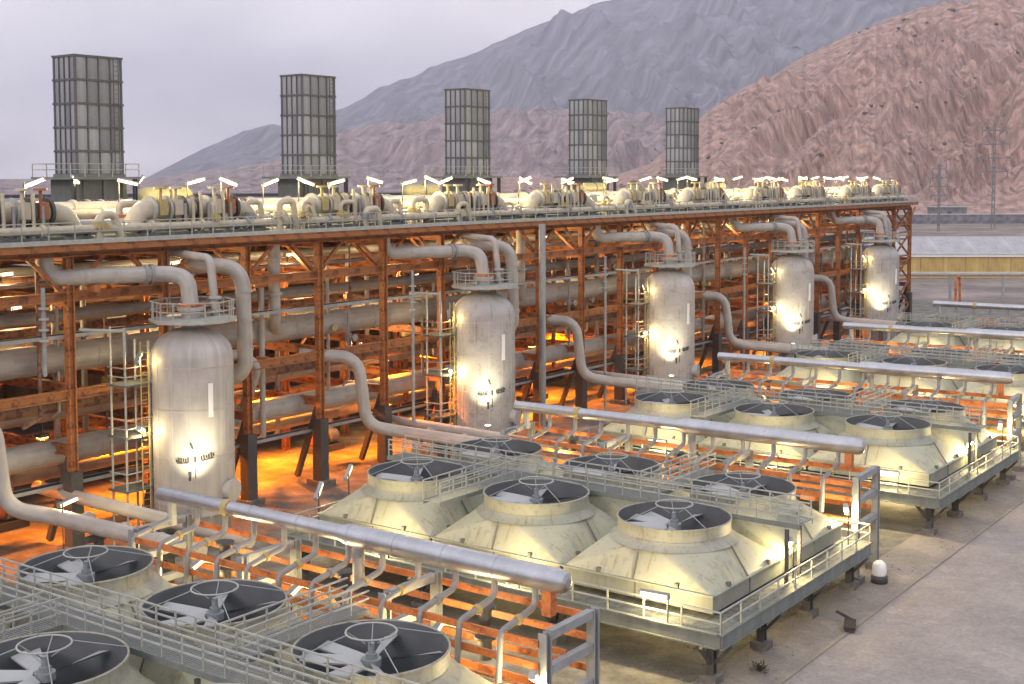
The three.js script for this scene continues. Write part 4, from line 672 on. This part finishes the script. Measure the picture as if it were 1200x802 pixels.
// ================================================================ background at the right
{
  const b = thing('warehouse', 'long low warehouse with ochre wall and pale grey roof at the right', 'building', [211, 0, -62]); b.rotation.y = Math.PI - .16 - Math.PI / 2 - .48 + .0;
  b.rotation.y = Math.atan2(-(-56.25 + 68.97), 216.94 - 208.35);
  for (let k = -4; k < 9; k++) part('wall_panel', box(k * 3.6, 1.72, -.1, 3.54, 3.44, .2), mat.wallYellow, b);
  part('inner_wall', box(7.2, 1.7, -6.2, 47, 3.4, 11.8), mat.wallYellow, b);
  part('fascia', box(7.2, 3.62, .1, 47.6, .4, .5), mat.white, b);
  const roof = new THREE.BufferGeometry(); const rv = [[-16.6, 3.84, .5], [31, 3.84, .5], [31, 6.4, -7.5], [-16.6, 6.4, -7.5], [31, 3.84, -15.5], [-16.6, 3.84, -15.5]];
  const q = (a, b2, c, d) => [...rv[a], ...rv[b2], ...rv[c], ...rv[a], ...rv[c], ...rv[d]];
  roof.setAttribute('position', new THREE.Float32BufferAttribute([...q(0, 1, 2, 3), ...q(3, 2, 4, 5), ...rv[0], ...rv[3], ...rv[5], ...rv[1], ...rv[4], ...rv[2]], 3)); part('roof', boxUV(roof), mat.roof, b);
  const w = thing('perimeter_wall', 'low grey perimeter wall far off at the foot of the rocky hill', 'wall', [458, 0, -130]); w.rotation.y = b.rotation.y;
  for (let k = -14; k < 16; k++) part('wall_segment', box(k * 8, 1.6, 0, 7.9, 3.2, .4), mat.farWall, w); part('coping', box(8, 3.28, 0, 240, .16, .6), mat.white, w);
  const pylon = (x, z, H, label, wide) => {
    const t = thing('power_pylon', label, 'power pylon', [x, 0, z], 'power pylons at the hill foot'); t.rotation.y = Math.PI / 2 + .28;
    for (const [sx, sz] of [[-1, -1], [1, -1], [-1, 1], [1, 1]]) part('leg', bar(V(sx * wide * .05, 0, sz * wide * .05), V(sx * .2, H, sz * .2), .34), mat.pylon, t);
    for (let y = 1; y < H - 2; y += 2.4) for (const s of [-1, 1]) part('lacing', bar(V(-wide * .045 * s, y, .4), V(wide * .045 * s, y + 2.2, .4), .14), mat.pylon, t);
    for (const [y, L] of [[H * .93, .8], [H * .8, 1], [H * .67, 1.1], [H * .54, .9]]) { part('cross_arm', [bar(V(-wide * L / 2, y, 0), V(wide * L / 2, y, 0), .3), bar(V(-wide * L / 2, y, 0), V(0, y + 1.5, 0), .16), bar(V(wide * L / 2, y, 0), V(0, y + 1.5, 0), .16)], mat.pylon, t); for (const s of [-1, 1]) part('insulator', rod(V(s * wide * L / 2, y, 0), V(s * wide * L / 2, y - 1.6, 0), .14, 6), mat.pylon, t); }
  };
  pylon(414, -117, 33, 'lattice power pylon with four cross arms at the right edge before the hill', 9); pylon(383, -124, 20, 'smaller power pylon farther off just right of the rack end', 5);
  const s = thing('goal_hoop', 'small orange pipe hoop on the open ground at the right', 'hoop', [164, 0, -50.5]);
  part('hoop', sweep([[-.9, 0, 0], [-.9, 3.6, 0], [.6, 3.9, 0], [.9, 0, 0]], .16, { bend: .6 }), mat.orangeBright, s);
  const lp = thing('ground_pipe', 'long white pipe on low supports before the ochre warehouse', 'pipe', [172, 0, -54]); lp.rotation.y = b.rotation.y;
  part('pipe_run', sweep([[-9, 3.4, 0], [40, 3.4, 0]], .3), mat.insulated, lp); for (let k = 0; k < 7; k++) part('support', box(-7 + k * 7, 1.6, 0, .3, 3.2, .3), mat.galv, lp);
  // far clutter on the open ground: sheds
  const sh = (x, z, sx, sy, sz, label) => { const t = thing('shed', label, 'shed', [x, 0, z], 'small sheds far off by the hill'); t.rotation.y = b.rotation.y; part('wall', box(0, sy / 2, 0, sx, sy, sz), mat.farWall, t); part('roof', box(0, sy + .2, 0, sx + .8, .4, sz + .8), mat.roof, t); part('door', box(0, 1.2, sz / 2 + .05, 1.6, 2.4, .1), mat.darkSteel, t); };
  sh(520, -165, 14, 4, 6, 'dark shed on the hill foot left of the large pylon'); sh(560, -110, 22, 4, 7, 'long shed on the hill foot at the right edge');
}
{ // small things by the road
  const h = thing('hydrant_cover', 'white domed hydrant cover on a dark base beside the road', 'hydrant cover', [49.9, 0, -18.3]);
  part('base', lathe([[.01, 0], [.42, 0], [.42, .35], [.3, .4], [.01, .4]], 20), mat.darkSteel, h); h.scale.setScalar(.8); part('dome', lathe([[.3, .36], [.36, .5], [.36, .8], [.3, 1.0], [.16, 1.12], [.01, 1.15]], 24), mat.white, h);
  const p = thing('drain_box', 'dark plank drain box lying on the kerb at the lower right', 'box', [44.0, 0, -17.2]); p.rotation.y = .35;
  part('lid', box(0, .2, 0, 1.0, .1, .42), mat.wood, p); part('body', box(0, .08, 0, .8, .16, .34), mat.darkSteel, p); part('plank', bar(V(.4, .22, .1), V(1.0, .3, -.5), .12, .06), mat.wood, p);
  const s = thing('desert_shrub', 'small scrubby green plant on the gravel at the road edge', 'shrub', [38.4, 0, -18.1]); s.scale.set(.8, .6, .8);
  const g = []; for (let k = 0; k < 90; k++) { const a = rr(0, 6.28), e = rr(.2, 1.4), L = rr(.15, .62), b = V(Math.cos(a) * Math.cos(e) * L, Math.sin(e) * L, Math.sin(a) * Math.cos(e) * L); const l = new THREE.PlaneGeometry(.05, .18).translate(0, .06, 0).toNonIndexed(); g.push(orient(l, b.clone().multiplyScalar(.5 + .5 * rnd()), b.clone().multiplyScalar(1.4))); }
  part('foliage', g, mat.leaf, s); part('stem', [0, 1, 2, 3, 4].map(k => rod(V(0, 0, 0), V(rr(-.3, .3), rr(.25, .5), rr(-.3, .3)), .012, 5)), mat.wood, s);
  // loose stones on verge and road edge
  const sg = new THREE.IcosahedronGeometry(.06, 0), im = new THREE.InstancedMesh(sg, mat.verge, 700), m = new THREE.Matrix4(), qn = new THREE.Quaternion();
  for (let k = 0; k < 700; k++) { const sc = rr(.25, 1.1), x = rr(26, 120), z = rr(-21.5, -17.3); qn.setFromEuler(new THREE.Euler(rr(0, 6), rr(0, 6), rr(0, 6))); m.compose(V(x, .02, z), qn, V(sc, sc * .6, sc)); im.setMatrixAt(k, m); }
  im.name = 'gravel_stones'; im.userData = { kind: 'stuff', label: 'loose gravel stones along the verge beside the road', category: 'gravel' }; shade(im); scene.add(im);
}
renderer.render(scene, camera);
